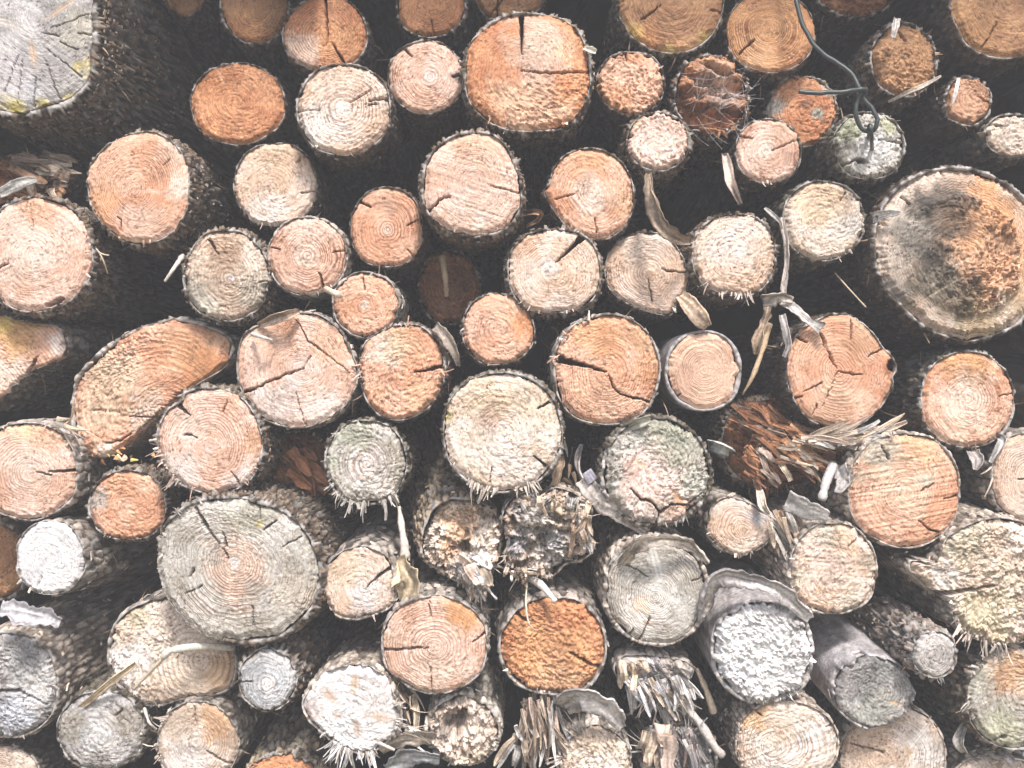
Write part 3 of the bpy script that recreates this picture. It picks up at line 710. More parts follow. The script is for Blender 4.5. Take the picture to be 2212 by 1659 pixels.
log(1095, 492, 1300, 679, 'pale', 'pale log with bright pith and a wide black wedge open to the upper right', .30, d=-.03, pith=(1189, 582), rings=17, ramp=.36, t=4, bark='flaky', patches=[(1189, 580, 20, C_WHITE, .8), (1130, 520, 40, (.62, .37, .24), .6)],
    cracks=[[(1266, 503, 17), (1240, 530, 10), (1218, 550, 5), (1200, 568, 1.5)], [(1262, 660, 3), (1285, 640, 6)]], fringe=[(60, 150, 16, 7)])
log(997, 632, 1157, 790, 'salmon', 'medium salmon log with an orange right side above the large fringed log', .4, d=-.02, rings=12, ramp=.26, t=3.5, patches=[(1140, 700, 36, (.60, .26, .10), .7), (1030, 700, 40, (.68, .46, .36), .5)], fringe=[(100, 200, 10, 6)])
log(755, 402, 914, 578, 'salmon', 'warm salmon log with clear rings left of the rosy grey log', .25, d=-.01, pith=(838, 497), rings=14, ramp=.42, t=3, patches=[(838, 440, 30, (.40, .30, .24), .4), (838, 497, 12, C_PALE, .6)], cracks=[[(777, 436, 4), (800, 446, 2)], [(905, 475, 1), (880, 485, 2)], [(880, 540, 1), (900, 560, 2)]])
log(576, 466, 751, 639, 'pink', 'round pink log with bold white flecked rings touching a smaller log', .26, d=-.03, pith=(664, 553), rings=13, ramp=.48, t=4, bark='grey', patches=[(664, 553, 30, C_PALE, .6), (600, 520, 30, (.62, .36, .25), .6)], cracks=[[(585, 533, 2), (605, 540, 1)], [(690, 590, 2), (700, 625, 4)], [(742, 540, 1), (718, 546, 1.5)]], fringe=[(50, 80, 10, 12)])
log(392, 494, 582, 696, 'tan', 'greyish weathered log with shaggy rings and a thick white pith', .55, d=-.03, pith=(498, 600), rings=13, ramp=.4, t=5, bark='flaky', patches=[(420, 640, 50, (.42, .40, .33), .8), (560, 630, 50, (.44, .42, .34), .7), (480, 540, 50, (.60, .38, .24), .6), (498, 599, 9, C_WHITE, .9)], cracks=[[(452, 518, 6), (470, 548, 2)], [(579, 605, 1), (560, 610, 2)]], fringe=[(170, 230, 12, 12)])
log(-45, 422, 200, 677, 'pink', 'large pink log cut by the left edge below the white wood chip', .28, d=-.04, pith=(70, 550), rings=24, ramp=.26, t=4.5, bark='flaky', saw=(-25, .4), patches=[(80, 440, 50, (.58, .30, .16), .6), (60, 550, 60, C_PALE, .4)],
    cracks=[[(-5, 580, 6), (20, 568, 3)], [(65, 440, 1), (70, 490, 2)], [(100, 660, 6), (125, 650, 9), (135, 644, 5)]], fringe=[(-50, 40, 18, 9)])
log(716, 585, 862, 730, 'salmon', 'small speckled salmon log wedged between the round pink log and a shaggy log', .45, d=-.04, pith=(787, 662), rings=11, ramp=.25, t=3.5, bark='grey', patches=[(787, 660, 12, C_PALE, .8)], cracks=[[(785, 600, 1.5), (786, 625, 2)]], fringe=[(-130, -50, 12, 10)])
log(900, 540, 1040, 702, 'rot', 'dim reddish brown log set far back in the hole at the centre', .8, d=.11, rings=9, ramp=.5, wob=.08, patches=[(960, 660, 50, (.56, .28, .14), .7), (1000, 600, 40, (.30, .15, .08), .7)], cracks=[[(960, 700, 8), (965, 690, 4)]])
log(146, 684, 504, 988, 'salmon', 'half round split log with orange heart and grey bark arc on its left', .7, d=.0, t=8, bark='grey', ramp=.28, rc=(352, 885), rings=15, pith=(310, 830), lip=.006, fleck=.9,
    poly=[(186, 782), (157, 824), (146, 867), (148, 910), (161, 950), (176, 976), (202, 988), (232, 986), (262, 968), (290, 944), (325, 912), (360, 882), (398, 850), (432, 828), (475, 800), (500, 767), (497, 730), (450, 702), (393, 685), (339, 692), (286, 710), (232, 744)],
    rgh=(195, .4, 1.3), peel=[(20, 135)],
    patches=[(430, 790, 60, (.60, .27, .11), .8), (470, 720, 45, (.50, .30, .17), .7), (240, 830, 90, (.62, .48, .34), .7), (320, 900, 50, C_PALE, .6), (390, 760, 60, (.66, .38, .20), .5), (210, 905, 50, (.64, .46, .32), .5), (230, 970, 22, C_PALE, .7)],  # dark upper right patch paints the shade of the log above
    cracks=[[(200, 885, 1), (260, 888, 1.5)], [(262, 898, 1), (350, 903, 2)], [(228, 958, 2), (262, 950, 2.5), (282, 936, 2)]], fringe=[(170, 260, 20, 7)])
log(-130, 680, 142, 885, 'salmon', 'wedge shaped split log cut by the left edge, yellow stained on top', .35, d=.0, t=3, ramp=.3, rc=(-40, 860), rings=15, pith=(10, 770),
    poly=[(-60, 672), (0, 680), (64, 694), (118, 702), (138, 722), (142, 745), (136, 768), (118, 780), (85, 795), (54, 814), (25, 838), (0, 860), (-60, 885), (-120, 830), (-130, 740)],
    patches=[(30, 710, 60, (.58, .34, .12), .7), (10, 695, 30, C_YEL, .6), (128, 745, 26, C_WHITE, .7), (20, 810, 50, C_PALE, .7)], cracks=[[(54, 814, 6), (70, 788, 4), (80, 770, 2)]], bark='lichen', flare=.2)
log(330, 836, 568, 1072, 'pink', 'large pale pink log overlapping the half round log, frayed bark at lower left', .30, d=-.07, pith=(455, 965), rings=20, ramp=.34, t=4, bark='flaky',
    poly=[(365, 880), (392, 862), (400, 845), (440, 836), (490, 842), (530, 865), (556, 905), (567, 950), (562, 1000), (540, 1040), (505, 1062), (460, 1072), (420, 1062), (375, 1040), (348, 1000), (335, 960), (340, 920), (352, 895)],
    patches=[(550, 950, 36, (.60, .33, .18), .6), (400, 1010, 60, C_WHITE, .6), (520, 1040, 40, C_WHITE, .6), (400, 920, 40, C_PALE, .5)],
    cracks=[[(385, 874, 10), (398, 886, 7), (412, 897, 1.5)], [(396, 938, 2), (412, 940, 2.5), (428, 946, 1)], [(490, 868, 1), (482, 890, 2)], [(500, 1020, 1), (516, 1045, 2)]], fringe=[(100, 200, 60, 20), (20, 60, 12, 8)])
log(508, 672, 775, 926, 'pink', 'large two tone pink log with a sawn step and long crack across it', .24, d=-.05, pith=(655, 795), rings=24, ramp=.30, t=4, bark='grey',
    poly=[(560, 700), (600, 690), (620, 672), (650, 672), (690, 678), (735, 712), (760, 760), (774, 800), (768, 840), (740, 885), (700, 912), (650, 926), (600, 920), (550, 898), (525, 865), (512, 820), (510, 775), (520, 730), (540, 708)],
    patches=[(710, 740, 55, (.62, .38, .26), .9), (620, 700, 30, (.58, .30, .17), .7), (570, 730, 40, (.62, .40, .28), .6), (600, 880, 70, (.70, .60, .54), .8), (700, 880, 50, (.68, .58, .52), .7), (655, 795, 40, C_WHITE, .4)],  # darker upper patches paint the shade across the top of this face
    cracks=[[(510, 852, 5), (553, 838, 3.6), (590, 820, 3), (640, 802, 2), (657, 795, 1)], [(655, 795, .6), (672, 770, 1.2)], [(640, 690, 1), (665, 735, 1.4), (710, 770, 1), (756, 805, .6)], [(640, 850, .6), (660, 920, 1)]], fringe=[(60, 130, 14, 8)])  # the thin slanting line is carved along the edge of that shade
log(772, 696, 978, 911, 'salmon', 'shaggy cream orange log with a black split in its right side and loose bark', .62, d=-.05, pith=(872, 800), rings=15, ramp=.26, t=4, bark='brown', fa=-20,
    poly=[(840, 705), (880, 697), (915, 706), (945, 735), (958, 765), (964, 800), (955, 840), (935, 875), (900, 900), (860, 910), (820, 900), (792, 870), (778, 830), (773, 790), (780, 750), (805, 722)],
    patches=[(830, 760, 50, C_PALE, .6), (920, 850, 50, (.66, .38, .22), .6), (860, 740, 40, (.68, .50, .32), .6), (820, 890, 14, C_RUST, .6)], knots=[(858, 738, 30, 4, 78, (.74, .56, .36))], cracks=[[(968, 788, 8), (930, 797, 6), (895, 804, 2)]], fringe=[(-100, 20, 46, 12), (160, 200, 12, 18)])
log(1194, 676, 1428, 919, 'salmon', 'orange log split by a black wedge from its left edge, its upper left rim spiky', .45, d=-.06, pith=(1313, 806), rings=20, ramp=.34, t=5.5, bark='grey',
    patches=[(1300, 720, 60, (.62, .32, .15), .7), (1390, 730, 40, (.44, .26, .13), .6), (1400, 800, 40, (.60, .30, .14), .6), (1290, 860, 70, (.66, .42, .28), .6)],  # brown top right patch paints the shade thrown by bark
    cracks=[[(1190, 767, 22), (1215, 777, 15), (1260, 789, 9), (1290, 797, 5), (1311, 803, 2)], [(1316, 810, 1), (1322, 830, 2.2), (1332, 846, 2.5), (1352, 856, 2.8), (1385, 862, 3.6), (1412, 870, 2.5)]], fringe=[(185, 250, 50, 13)])
log(1436, 713, 1604, 889, 'salmon', 'freshly sawn smooth log with even rings inside a thin grey bark ring', .10, d=-.05, pith=(1521, 797), rings=15, ramp=.34, t=8, bark='smooth', fleck=.5, wob=.015, patches=[(1520, 800, 120, (.66, .47, .35), .7)], knots=[(1455, 770, 40, 4, 22, (.72, .54, .38))], cracks=[[(1460, 862, 2), (1470, 850, 1.5)]])
log(1699, 675, 1946, 929, 'salmon', 'egg shaped orange log with star cracks from its pith and a decayed right edge', .16, d=-.04, pith=(1808, 800), rings=18, ramp=.34, t=3, fleck=.7,
    poly=[(1765, 690), (1800, 676), (1845, 682), (1885, 715), (1910, 750), (1925, 765), (1934, 776), (1938, 798), (1930, 815), (1930, 835), (1905, 880), (1870, 912), (1828, 929), (1785, 922), (1745, 905), (1718, 870), (1703, 830), (1699, 790), (1708, 745), (1732, 710)],
    patches=[(1860, 730, 50, (.46, .28, .15), .5), (1745, 740, 50, (.60, .36, .22), .6), (1930, 792, 20, C_RUST, .9), (1800, 880, 70, (.70, .48, .34), .6), (1765, 745, 10, C_DARK, .6)],
    cracks=[[(1774, 722, 5), (1784, 748, 4.5), (1796, 775, 3), (1807, 796, 1)], [(1809, 801, 1), (1845, 809, 1.8), (1862, 809, .8)], [(1807, 804, .8), (1792, 845, .9), (1776, 884, .6)], [(1840, 690, 2), (1838, 735, 1.5)], [(1875, 770, 2), (1905, 755, 2.5)], [(1720, 725, 6), (1742, 740, 3)], [(1710, 862, 2), (1735, 855, 2)], [(1755, 895, 1), (1765, 875, 2)], [(1738, 845, 1), (1775, 828, 2)]], crater=[(1932, 788, 16, .02)])
log(1990, 756, 2196, 969, 'salmon', 'round salmon log with mossy bark on its left, under the giant mouldy log', .4, d=-.04, pith=(2090, 862), rings=15, ramp=.36, t=4, bark='lichen', patches=[(2100, 780, 70, (.52, .27, .11), .8), (2090, 862, 70, C_PALE, .5), (2060, 930, 50, (.70, .52, .40), .5)], cracks=[[(2192, 850, 1), (2160, 855, 2)]], fringe=[(60, 120, 14, 8)])  # brown top patch paints the shade under the giant log
log(-60, 911, 167, 1127, 'pink', 'pink log cut by the left edge with a black crack reaching in from its right', .34, d=-.04, pith=(72, 1022), rings=19, ramp=.3, t=5, bark='grey', cracks=[[(167, 1014, 7), (135, 1018, 5), (107, 1019, 2)], [(80, 1020, 1), (112, 1026, 2)]], patches=[(60, 1020, 60, C_PALE, .4), (100, 930, 50, (.58, .34, .2), .6), (40, 920, 40, C_YEL, .25)], fringe=[(-130, -40, 26, 9)])
log(188, 1014, 360, 1169, 'salmon', 'small orange pink log with grey left rim beneath the half round log', .6, d=-.02, pith=(290, 1095), rings=12, ramp=.22, t=4, bark='flaky', fa=30, patches=[(205, 1080, 36, (.44, .42, .38), .8), (260, 1040, 40, (.62, .32, .18), .5)], fringe=[(60, 150, 26, 9)])
log(335, 1072, 700, 1395, 'green', 'largest grey green log in the lower left with a brown slot near its crown', .36, d=-.10, pith=(508, 1216), rings=27, ramp=.42, t=8, bark='flaky',
    poly=[(372, 1112), (405, 1085), (460, 1072), (525, 1074), (590, 1090), (645, 1128), (682, 1180), (694, 1235), (686, 1290), (655, 1345), (605, 1380), (545, 1394), (490, 1390), (430, 1368), (385, 1330), (352, 1280), (338, 1225), (340, 1170), (352, 1135)],
    patches=[(510, 1225, 80, (.64, .46, .36), .85), (430, 1200, 50, (.40, .40, .36), .5), (640, 1290, 60, (.52, .45, .36), .6), (480, 1350, 60, (.52, .47, .40), .5), (508, 1216, 12, C_WHITE, .9), (540, 1110, 60, (.40, .39, .30), .6), (560, 1132, 8, C_YEL, .8)],
    cracks=[[(423, 1098, 6), (440, 1128, 8), (455, 1150, 7), (473, 1174, 2)], [(482, 1150, 2), (490, 1180, 4)], [(485, 1185, 2), (494, 1208, 2.5)], [(418, 1230, 5), (410, 1246, 3)], [(400, 1282, 1), (440, 1264, 2)], [(560, 1090, 1), (562, 1120, 1.5)], [(570, 1145, 3), (595, 1125, 2)], [(610, 1180, 1), (650, 1160, 1.5)], [(545, 1310, 1), (548, 1350, 1.5)]], fringe=[(175, 245, 40, 12)], peel=[(100, 185)], tilt=(.10, -.02))
log(31, 1125, 182, 1286, 'white', 'bright white log with a grey bark flank below the left pink log', .38, d=-.06, rings=13, ramp=.16, t=2.5, bark='grey', fleck=.5, patches=[(100, 1200, 120, (.68, .67, .67), .8), (165, 1255, 7, C_DARK, .7)], cracks=[[(82, 1265, 1), (90, 1245, 1.5)]], tilt=(.12, .05), flare=.05, fringe=[(90, 170, 20, 7)])
log(229, 1290, 512, 1530, 'cream', 'smooth hearted cream log under the largest grey green log with fuzzy left half', .6, d=-.04, t=6, bark='grey', ramp=.24, rc=(430, 1430), rings=13, pith=(370, 1420), ts=8, rgh=(190, .15, 1.6), tuft=.006,
    poly=[(230, 1400), (240, 1355), (270, 1320), (318, 1296), (370, 1292), (420, 1315), (462, 1358), (497, 1392), (512, 1425), (508, 1470), (490, 1495), (446, 1510), (390, 1516), (345, 1528), (312, 1526), (275, 1507), (246, 1476), (232, 1440)],
    patches=[(440, 1415, 45, (.58, .44, .34), .5), (480, 1450, 50, (.62, .40, .22), .7), (370, 1400, 60, (.70, .60, .50), .7), (265, 1430, 60, C_WHITE, .85), (400, 1490, 50, (.74, .60, .46), .6), (300, 1330, 30, (.52, .44, .30), .7)], fringe=[(60, 130, 24, 8)])
log(513, 1399, 642, 1541, 'grey', 'small bluish grey ringed log with knobbly brown bark leading up right', .4, d=-.09, pith=(578, 1478), rings=8, ramp=.3, t=4, bark='flaky', tilt=(.10, -.10), patches=[(575, 1475, 80, (.56, .58, .60), .8), (578, 1478, 16, C_WHITE, .6), (540, 1415, 12, C_YEL, .4)], cracks=[[(514, 1474, 2), (545, 1472, 2)]])
log(-110, 1364, 126, 1598, 'grey', 'big shaggy dark grey log cut by the left edge with peeling bark above', 1.0, d=-.05, ramp=.05, ts=8.5, fa=25, t=6, bark='peeled', patches=[(40, 1540, 50, (.52, .55, .62), .6), (60, 1430, 50, (.36, .36, .35), .6), (80, 1500, 30, (.62, .60, .58), .5)], cracks=[[(-20, 1490, 4), (40, 1490, 6), (70, 1505, 5), (100, 1522, 3)]], fringe=[(-60, 90, 40, 12)], tilt=(.08, -.05))
log(119, 1494, 311, 1668, 'grey', 'grey ringed log with a dark stained bottom, left of a tan log at the edge', .5, d=-.06, pith=(212, 1592), rings=8, ramp=.26, t=4, bark='lichen', patches=[(212, 1590, 45, (.58, .58, .56), .7), (215, 1640, 26, C_DARK, .6), (150, 1570, 40, (.38, .34, .26), .7), (280, 1560, 40, (.40, .35, .28), .7)], cracks=[[(265, 1530, 3), (250, 1545, 2)]], fringe=[(-40, 80, 24, 10)])
log(335, 1514, 516, 1702, 'tan', 'tan and white log at the bottom edge with a rust patch at its upper right', .32, d=-.06, pith=(425, 1600), rings=15, ramp=.26, t=3.5, bark='grey', patches=[(470, 1560, 50, (.58, .33, .16), .7), (400, 1640, 60, C_WHITE, .7), (390, 1570, 40, (.62, .52, .42), .5)], cracks=[[(448, 1622, 1.5), (475, 1640, 4), (500, 1652, 3)], [(420, 1525, 1), (422, 1560, 1.5)]], fringe=[(150, 230, 30, 16)])
log(-100, 1608, 88, 1765, 'tan', 'tan log end peeking up at the bottom left corner', .4, d=-.03, rings=14, ramp=.3, t=4)
log(518, 1628, 700, 1790, 'orange', 'orange log mostly below the bottom edge with a long mottled bark back', .5, d=-.05, t=6, bark='lichen', ramp=.15, tilt=(.04, -.14), bcol=(.40, .32, .22), lip=.008, fringe=[(-150, -30, 24, 12)])
log(692, 1176, 856, 1343, 'pale', 'pale log with a dark slit and a dry leaf tucked at its right', .32, d=-.08, pith=(785, 1268), rings=13, ramp=.26, t=5, bark='grey', lip=.005, tilt=(.05, -.07),
    poly=[(722, 1200), (760, 1182), (800, 1180), (835, 1200), (852, 1235), (856, 1275), (848, 1310), (815, 1330), (770, 1342), (725, 1332), (702, 1300), (693, 1262), (700, 1225)],
    patches=[(745, 1230, 50, (.60, .46, .32), .6), (785, 1280, 36, C_WHITE, .7), (820, 1200, 26, (.58, .44, .36), .7), (780, 1330, 40, C_BLUE, .4)], cracks=[[(853, 1222, 8), (825, 1238, 6), (805, 1255, 3), (795, 1266, 1)]], fringe=[(30, 110, 24, 8)])
log(699, 906, 880, 1092, 'green', 'grey green log with concentric white flecks and hanging bottom splinters', .62, d=-.05, pith=(793, 1003), rings=10, ramp=.4, t=4.5, bark='lichen', patches=[(793, 1003, 50, (.64, .58, .54), .85), (800, 1060, 50, (.58, .55, .50), .7), (760, 930, 50, (.36, .38, .28), .6), (710, 1000, 26, (.34, .35, .26), .7)], fringe=[(40, 160, 70, 24), (160, 250, 20, 9)])
log(956, 802, 1217, 1066, 'cream', 'large cream log with yellow lichened left rim and a beard of splinters', .48, d=-.09, pith=(1090, 935), rings=18, ramp=.28, t=5, bark='lichen', ts=7.5, patches=[(1085, 930, 75, (.70, .61, .53), .7), (1060, 860, 60, (.60, .46, .30), .6), (960, 900, 20, C_YEL, .6), (1060, 905, 26, (.46, .24, .18), .4), (1120, 1020, 60, C_WHITE, .4), (1170, 880, 50, (.62, .50, .36), .6)],
    cracks=[[(1162, 882, 3), (1190, 868, 5)], [(1155, 985, 2), (1178, 1005, 5)], [(1062, 1010, 1), (1058, 1040, 2)]], fringe=[(45, 140, 80, 26), (-40, 40, 30, 8), (140, 215, 24, 9)])
log(1297, 900, 1541, 1142, 'green', 'mossy crowned log with a torn pinkish heart and an orange sliver', .9, d=-.08, pith=(1430, 1025), rings=10, ramp=.12, t=8, bark='lichen', ts=8,
    patches=[(1420, 1020, 75, (.64, .50, .44), .9), (1400, 1060, 60, (.66, .48, .40), .8), (1450, 950, 60, (.36, .38, .28), .6), (1365, 1010, 26, (.36, .20, .15), .5), (1470, 1110, 50, (.58, .36, .26), .7), (1500, 1040, 40, (.50, .50, .42), .7)],
    knots=[(1463, 1075, 34, 7, 55, (.62, .33, .15)), (1380, 1000, 24, 5, 22, (.58, .34, .2))], cracks=[[(1362, 1056, 1.5), (1385, 1078, 3.5), (1408, 1084, 3), (1426, 1106, 5), (1450, 1090, 4), (1482, 1092, 3), (1516, 1066, 1.5)], [(1425, 1106, 2), (1420, 1130, 3)]], fringe=[(20, 150, 40, 12)], lip=.008)
log(1527, 1075, 1680, 1201, 'pale', 'small teardrop log with swirling rings and a pointed right tip', .24, d=-.05, pith=(1608, 1145), rings=13, ramp=.3, t=2.5, bark='grey', poly=[(1527, 1140), (1540, 1095), (1562, 1075), (1600, 1078), (1640, 1098), (1678, 1128), (1672, 1158), (1645, 1186), (1605, 1201), (1562, 1190), (1538, 1168)],
    patches=[(1640, 1110, 28, (.46, .48, .52), .7), (1560, 1150, 40, (.64, .44, .30), .6), (1610, 1180, 40, (.70, .54, .42), .5)], fringe=[(70, 200, 36, 9)])
LG_SNAP = log(895, 1060, 1085, 1285, 'cream', 'snapped log with a hollow layered end of torn fibres', 1.0, d=-.05, ramp=.05, terrace=(1004, 1182, 15, .020, .25, .45), t=7, bark='lichen', bcol=(.42, .32, .22), tilt=(-.16, -.22), slope=(.0, -.01), fringe=[(30, 110, 40, 30)],
    poly=[(905, 1180), (925, 1110), (960, 1078), (1010, 1075), (1060, 1095), (1085, 1140), (1080, 1200), (1060, 1250), (1030, 1285), (990, 1262), (950, 1238), (915, 1215)], patches=[(1000, 1130, 40, (.66, .42, .24), .6), (1010, 1220, 40, C_WHITE, .6), (970, 1180, 30, (.60, .34, .18), .6)])
LG_MASS = log(1078, 1052, 1288, 1250, 'tan', 'disintegrating grey log end, a knobbly mass of shredded wood', 1.3, d=-.07, ramp=.0, cave=(.03, 34, 28, 70), t=4, bark='peeled', poly=[(1082, 1130), (1096, 1085), (1135, 1060), (1165, 1070), (1200, 1052), (1245, 1066), (1280, 1100), (1272, 1150), (1286, 1185), (1255, 1215), (1222, 1222), (1190, 1250), (1150, 1238), (1110, 1245), (1088, 1205), (1098, 1170)], fringe=[(-40, 150, 46, 26)], ts=17, tuft=.016,
    patches=[(1150, 1110, 50, (.72, .67, .62), .9), (1120, 1170, 30, (.50, .50, .54), .7), (1180, 1140, 60, (.58, .52, .46), .8), (1190, 1200, 40, (.70, .66, .62), .8), (1220, 1110, 40, (.50, .38, .27), .7), (1190, 1160, 30, (.60, .57, .56), .7), (1140, 1225, 40, (.5, .42, .34), .6)])
log(822, 1286, 1053, 1503, 'pink', 'two tone pink and rust log under the leaf, with a dark crack from its left', .22, d=-.10, pith=(938, 1398), rings=17, ramp=.36, t=4.5, bark='grey', tilt=(.0, -.06), saw=(85, .4),
    patches=[(1010, 1320, 56, (.56, .28, .12), .9), (850, 1390, 40, (.62, .42, .30), .6), (930, 1460, 70, (.70, .54, .43), .6)], cracks=[[(826, 1405, 5), (860, 1403, 4), (905, 1399, 2.5), (925, 1399, 1)], [(1045, 1372, 5), (1022, 1386, 3)], [(928, 1290, 1), (930, 1330, 1.5)], [(930, 1440, 1), (933, 1500, 1.5)]])
log(1075, 1288, 1312, 1505, 'orange', 'vivid orange shaggy log, the brightest in the bottom rows', .95, d=-.10, ramp=.03, t=6, ts=7, fa=18, bark='grey', tilt=(-.02, -.08), patches=[(1190, 1400, 110, (.62, .32, .15), .75), (1200, 1470, 60, (.68, .42, .25), .6)], cracks=[[(1231, 1409, 3), (1260, 1425, 5), (1298, 1443, 6)], [(1107, 1318, 8), (1135, 1340, 5)]], fringe=[(20, 160, 40, 8)])
log(1304, 1162, 1537, 1398, 'green', 'grey log with broad white streaks and a loose bark cap', .2, d=-.10, pith=(1415, 1290), rings=22, ramp=.36, t=9, bark='peeled', lip=.006, saw=(28, .4), tilt=(-.03, -.05),
    patches=[(1420, 1280, 120, (.46, .44, .39), .6), (1400, 1310, 60, (.74, .71, .66), .85), (1440, 1240, 36, (.72, .68, .62), .6), (1385, 1305, 22, (.60, .44, .30), .6), (1480, 1330, 40, (.50, .48, .44), .5)],
    knots=[(1415, 1215, 50, 14, 75, (.76, .74, .70)), (1450, 1290, 60, 10, 40, (.74, .70, .64))], cracks=[[(1380, 1388, 6), (1392, 1362, 4), (1404, 1335, 1.5)], [(1495, 1255, 1), (1532, 1240, 3)], [(1345, 1215, 1), (1400, 1245, 1.5)], [(1370, 1360, 1), (1358, 1375, 3)]], fringe=[(60, 130, 20, 8)])
LG_CORK = log(1706, 1128, 1898, 1330, 'pale', 'pale pink hearted log with a corky rim right of the teardrop log', .6, d=-.08, pith=(1800, 1230), rings=18, ramp=.24, t=4, bark='peeled', tilt=(-.12, -.10), saw=(3, .7), rgh=(0, .7, 1),
    patches=[(1790, 1225, 56, (.70, .54, .44), .9), (1720, 1250, 30, (.58, .52, .40), .7), (1840, 1300, 40, (.56, .50, .40), .7), (1875, 1210, 24, (.42, .36, .28), .7), (1780, 1150, 36, (.46, .42, .33), .7)], knots=[(1770, 1272, 18, 4, -50, (.60, .36, .16))], cracks=[[(1830, 1180, 1), (1850, 1165, 2.5)]], fringe=[(100, 220, 30, 8)])
LG_SAW = log(1832, 936, 2077, 1186, 'salmon', 'large salmon log with straight saw streaks and a mossy crown', .3, d=-.08, pith=(1960, 1065), rings=18, ramp=.24, t=4, bark='peeled', saw=(-10, 1.5), patches=[(1900, 970, 50, (.42, .42, .34), .8), (1990, 960, 50, (.58, .36, .20), .7), (1950, 1060, 70, (.68, .50, .36), .6), (1860, 1030, 30, (.46, .42, .32), .6), (2000, 1040, 20, (.44, .42, .35), .6)],
    cracks=[[(1905, 962, 2), (1920, 990, 4)], [(2076, 1068, 4), (2040, 1078, 2)], [(1985, 1125, 1.5), (2010, 1145, 3), (2030, 1150, 4)], [(1990, 1060, 2), (2015, 1045, 2)]], tilt=(-.06, -.02), fringe=[(180, 260, 24, 12)])
log(2143, 930, 2330, 1130, 'pale', 'smooth pale log cut by the right edge with tendrils on its left', .14, d=-.05, pith=(2228, 1040), rings=19, ramp=.3, t=4, bark='grey', patches=[(2180, 1040, 70, (.66, .48, .36), .5)], cracks=[[(2200, 1035, 2), (2212, 1035, 2)]])
log(1966, 1118, 2292, 1397, 'cream', 'mossy yellowish log with a horned left lobe and a black split to its pale heart', 1.05, d=-.09, ramp=.1, rings=8, ts=9, t=4, bark='peeled', pith=(2157, 1261), tuft=.006,
    poly=[(1968, 1216), (1985, 1205), (2012, 1222), (2028, 1200), (2052, 1155), (2115, 1124), (2180, 1119), (2250, 1150), (2291, 1230), (2282, 1330), (2222, 1385), (2160, 1397), (2110, 1382), (2068, 1356), (2048, 1300), (2022, 1284), (1985, 1252), (1970, 1238)],
    patches=[(2160, 1250, 44, (.70, .58, .44), .95), (2080, 1170, 60, (.56, .50, .36), .7), (2120, 1340, 80, (.64, .54, .34), .7), (2040, 1250, 30, (.62, .56, .50), .6)], cracks=[[(2020, 1286, 17), (2060, 1280, 12), (2100, 1272, 7), (2152, 1261, 2)]], fringe=[(80, 160, 50, 22)], tilt=(-.06, -.05))
log(1972, 1364, 2070, 1467, 'grey', 'small grey log end of a long flaky barked pole', .45, flakes=420, d=-.13, pith=(2018, 1415), rings=9, ramp=.3, t=3, bark='flaky', tilt=(-.16, -.12), bcol=(.30, .24, .20), patches=[(2015, 1415, 60, (.58, .54, .50), .8)], fringe=[(70, 130, 12, 16)])
log(1804, 1418, 1977, 1580, 'grey', 'blackened grey log end with a smooth lilac grey bark sleeve', .6, d=-.09, pith=(1890, 1495), rings=12, ramp=.3, t=5, bark='smooth', tilt=(-.12, -.17), lip=.012, bcol=(.58, .55, .555), flakes=14, patches=[(1890, 1450, 70, (.20, .20, .19), .8), (1890, 1540, 60, (.32, .32, .27), .6), (1900, 1500, 20, (.5, .48, .42), .5)], knots=[(1935, 1518, 20, 4, 12, (.55, .32, .14))])
log(1540, 1298, 1762, 1525, 'white', 'white scaly log wrapped in thick curled grey bark', 1.3, d=-.11, ramp=.0, ts=7.5, fa=35, t=7, bark='smooth', bcol=(.56, .52, .50), tilt=(-.03, -.10), fleck=.5, lip=.006, patches=[(1640, 1400, 140, (.80, .78, .76), .6), (1720, 1340, 26, C_DARK, .5), (1590, 1450, 40, (.62, .62, .66), .5)], fringe=[(-10, 120, 50, 9)], tuft=.006)
log(1588, 1512, 1816, 1712, 'cream', 'cream log with diagonal ring bands at the bottom edge right of centre', .35, d=-.10, pith=(1660, 1610), rings=15, ramp=.38, t=3.5, bark='peeled', saw=(-20, 1.2), patches=[(1620, 1540, 45, (.60, .38, .20), .8), (1760, 1590, 50, C_WHITE, .7), (1680, 1640, 50, C_WHITE, .5)], cracks=[[(1785, 1572, 1), (1815, 1562, 4)], [(1625, 1530, 1), (1645, 1545, 2.5)]], fringe=[(-30, 30, 40, 14)])
log(1815, 1524, 2047, 1745, 'tan', 'knotted tan log at the bottom edge beneath the blackened log', .28, d=-.05, pith=(1890, 1640), rings=22, ramp=.28, t=4, bark='grey', patches=[(1890, 1610, 80, (.58, .40, .28), .7), (2010, 1620, 50, (.62, .60, .58), .7), (1960, 1590, 40, C_WHITE, .5)], knots=[(1960, 1622, 16, 9, 75, (.58, .36, .16)), (1985, 1590, 40, 9, -50, (.76, .72, .66))], cracks=[[(1840, 1608, 5), (1866, 1615, 2)], [(1870, 1612, 3), (1908, 1626, 2)]], fringe=[(-40, 30, 20, 9)])
log(2086, 1394, 2320, 1623, 'green', 'green tinged log with an orange heart cut by the right edge', .6, d=-.08, pith=(2212, 1490), rings=13, ramp=.3, t=5, bark='flaky', patches=[(2190, 1450, 60, (.60, .36, .20), .9), (2150, 1590, 70, (.48, .48, .32), .7), (2110, 1460, 40, (.46, .44, .34), .6), (2212, 1490, 30, (.70, .52, .38), .8)], cracks=[[(2150, 1600, 4), (2170, 1590, 5)]], fringe=[(150, 260, 36, 16)])
log(2050, 1632, 2265, 1770, 'tan', 'splintered tan log just showing at the bottom right corner', .8, d=-.04, ramp=.1, t=4, bark='peeled', fringe=[(-160, -10, 40, 18)])
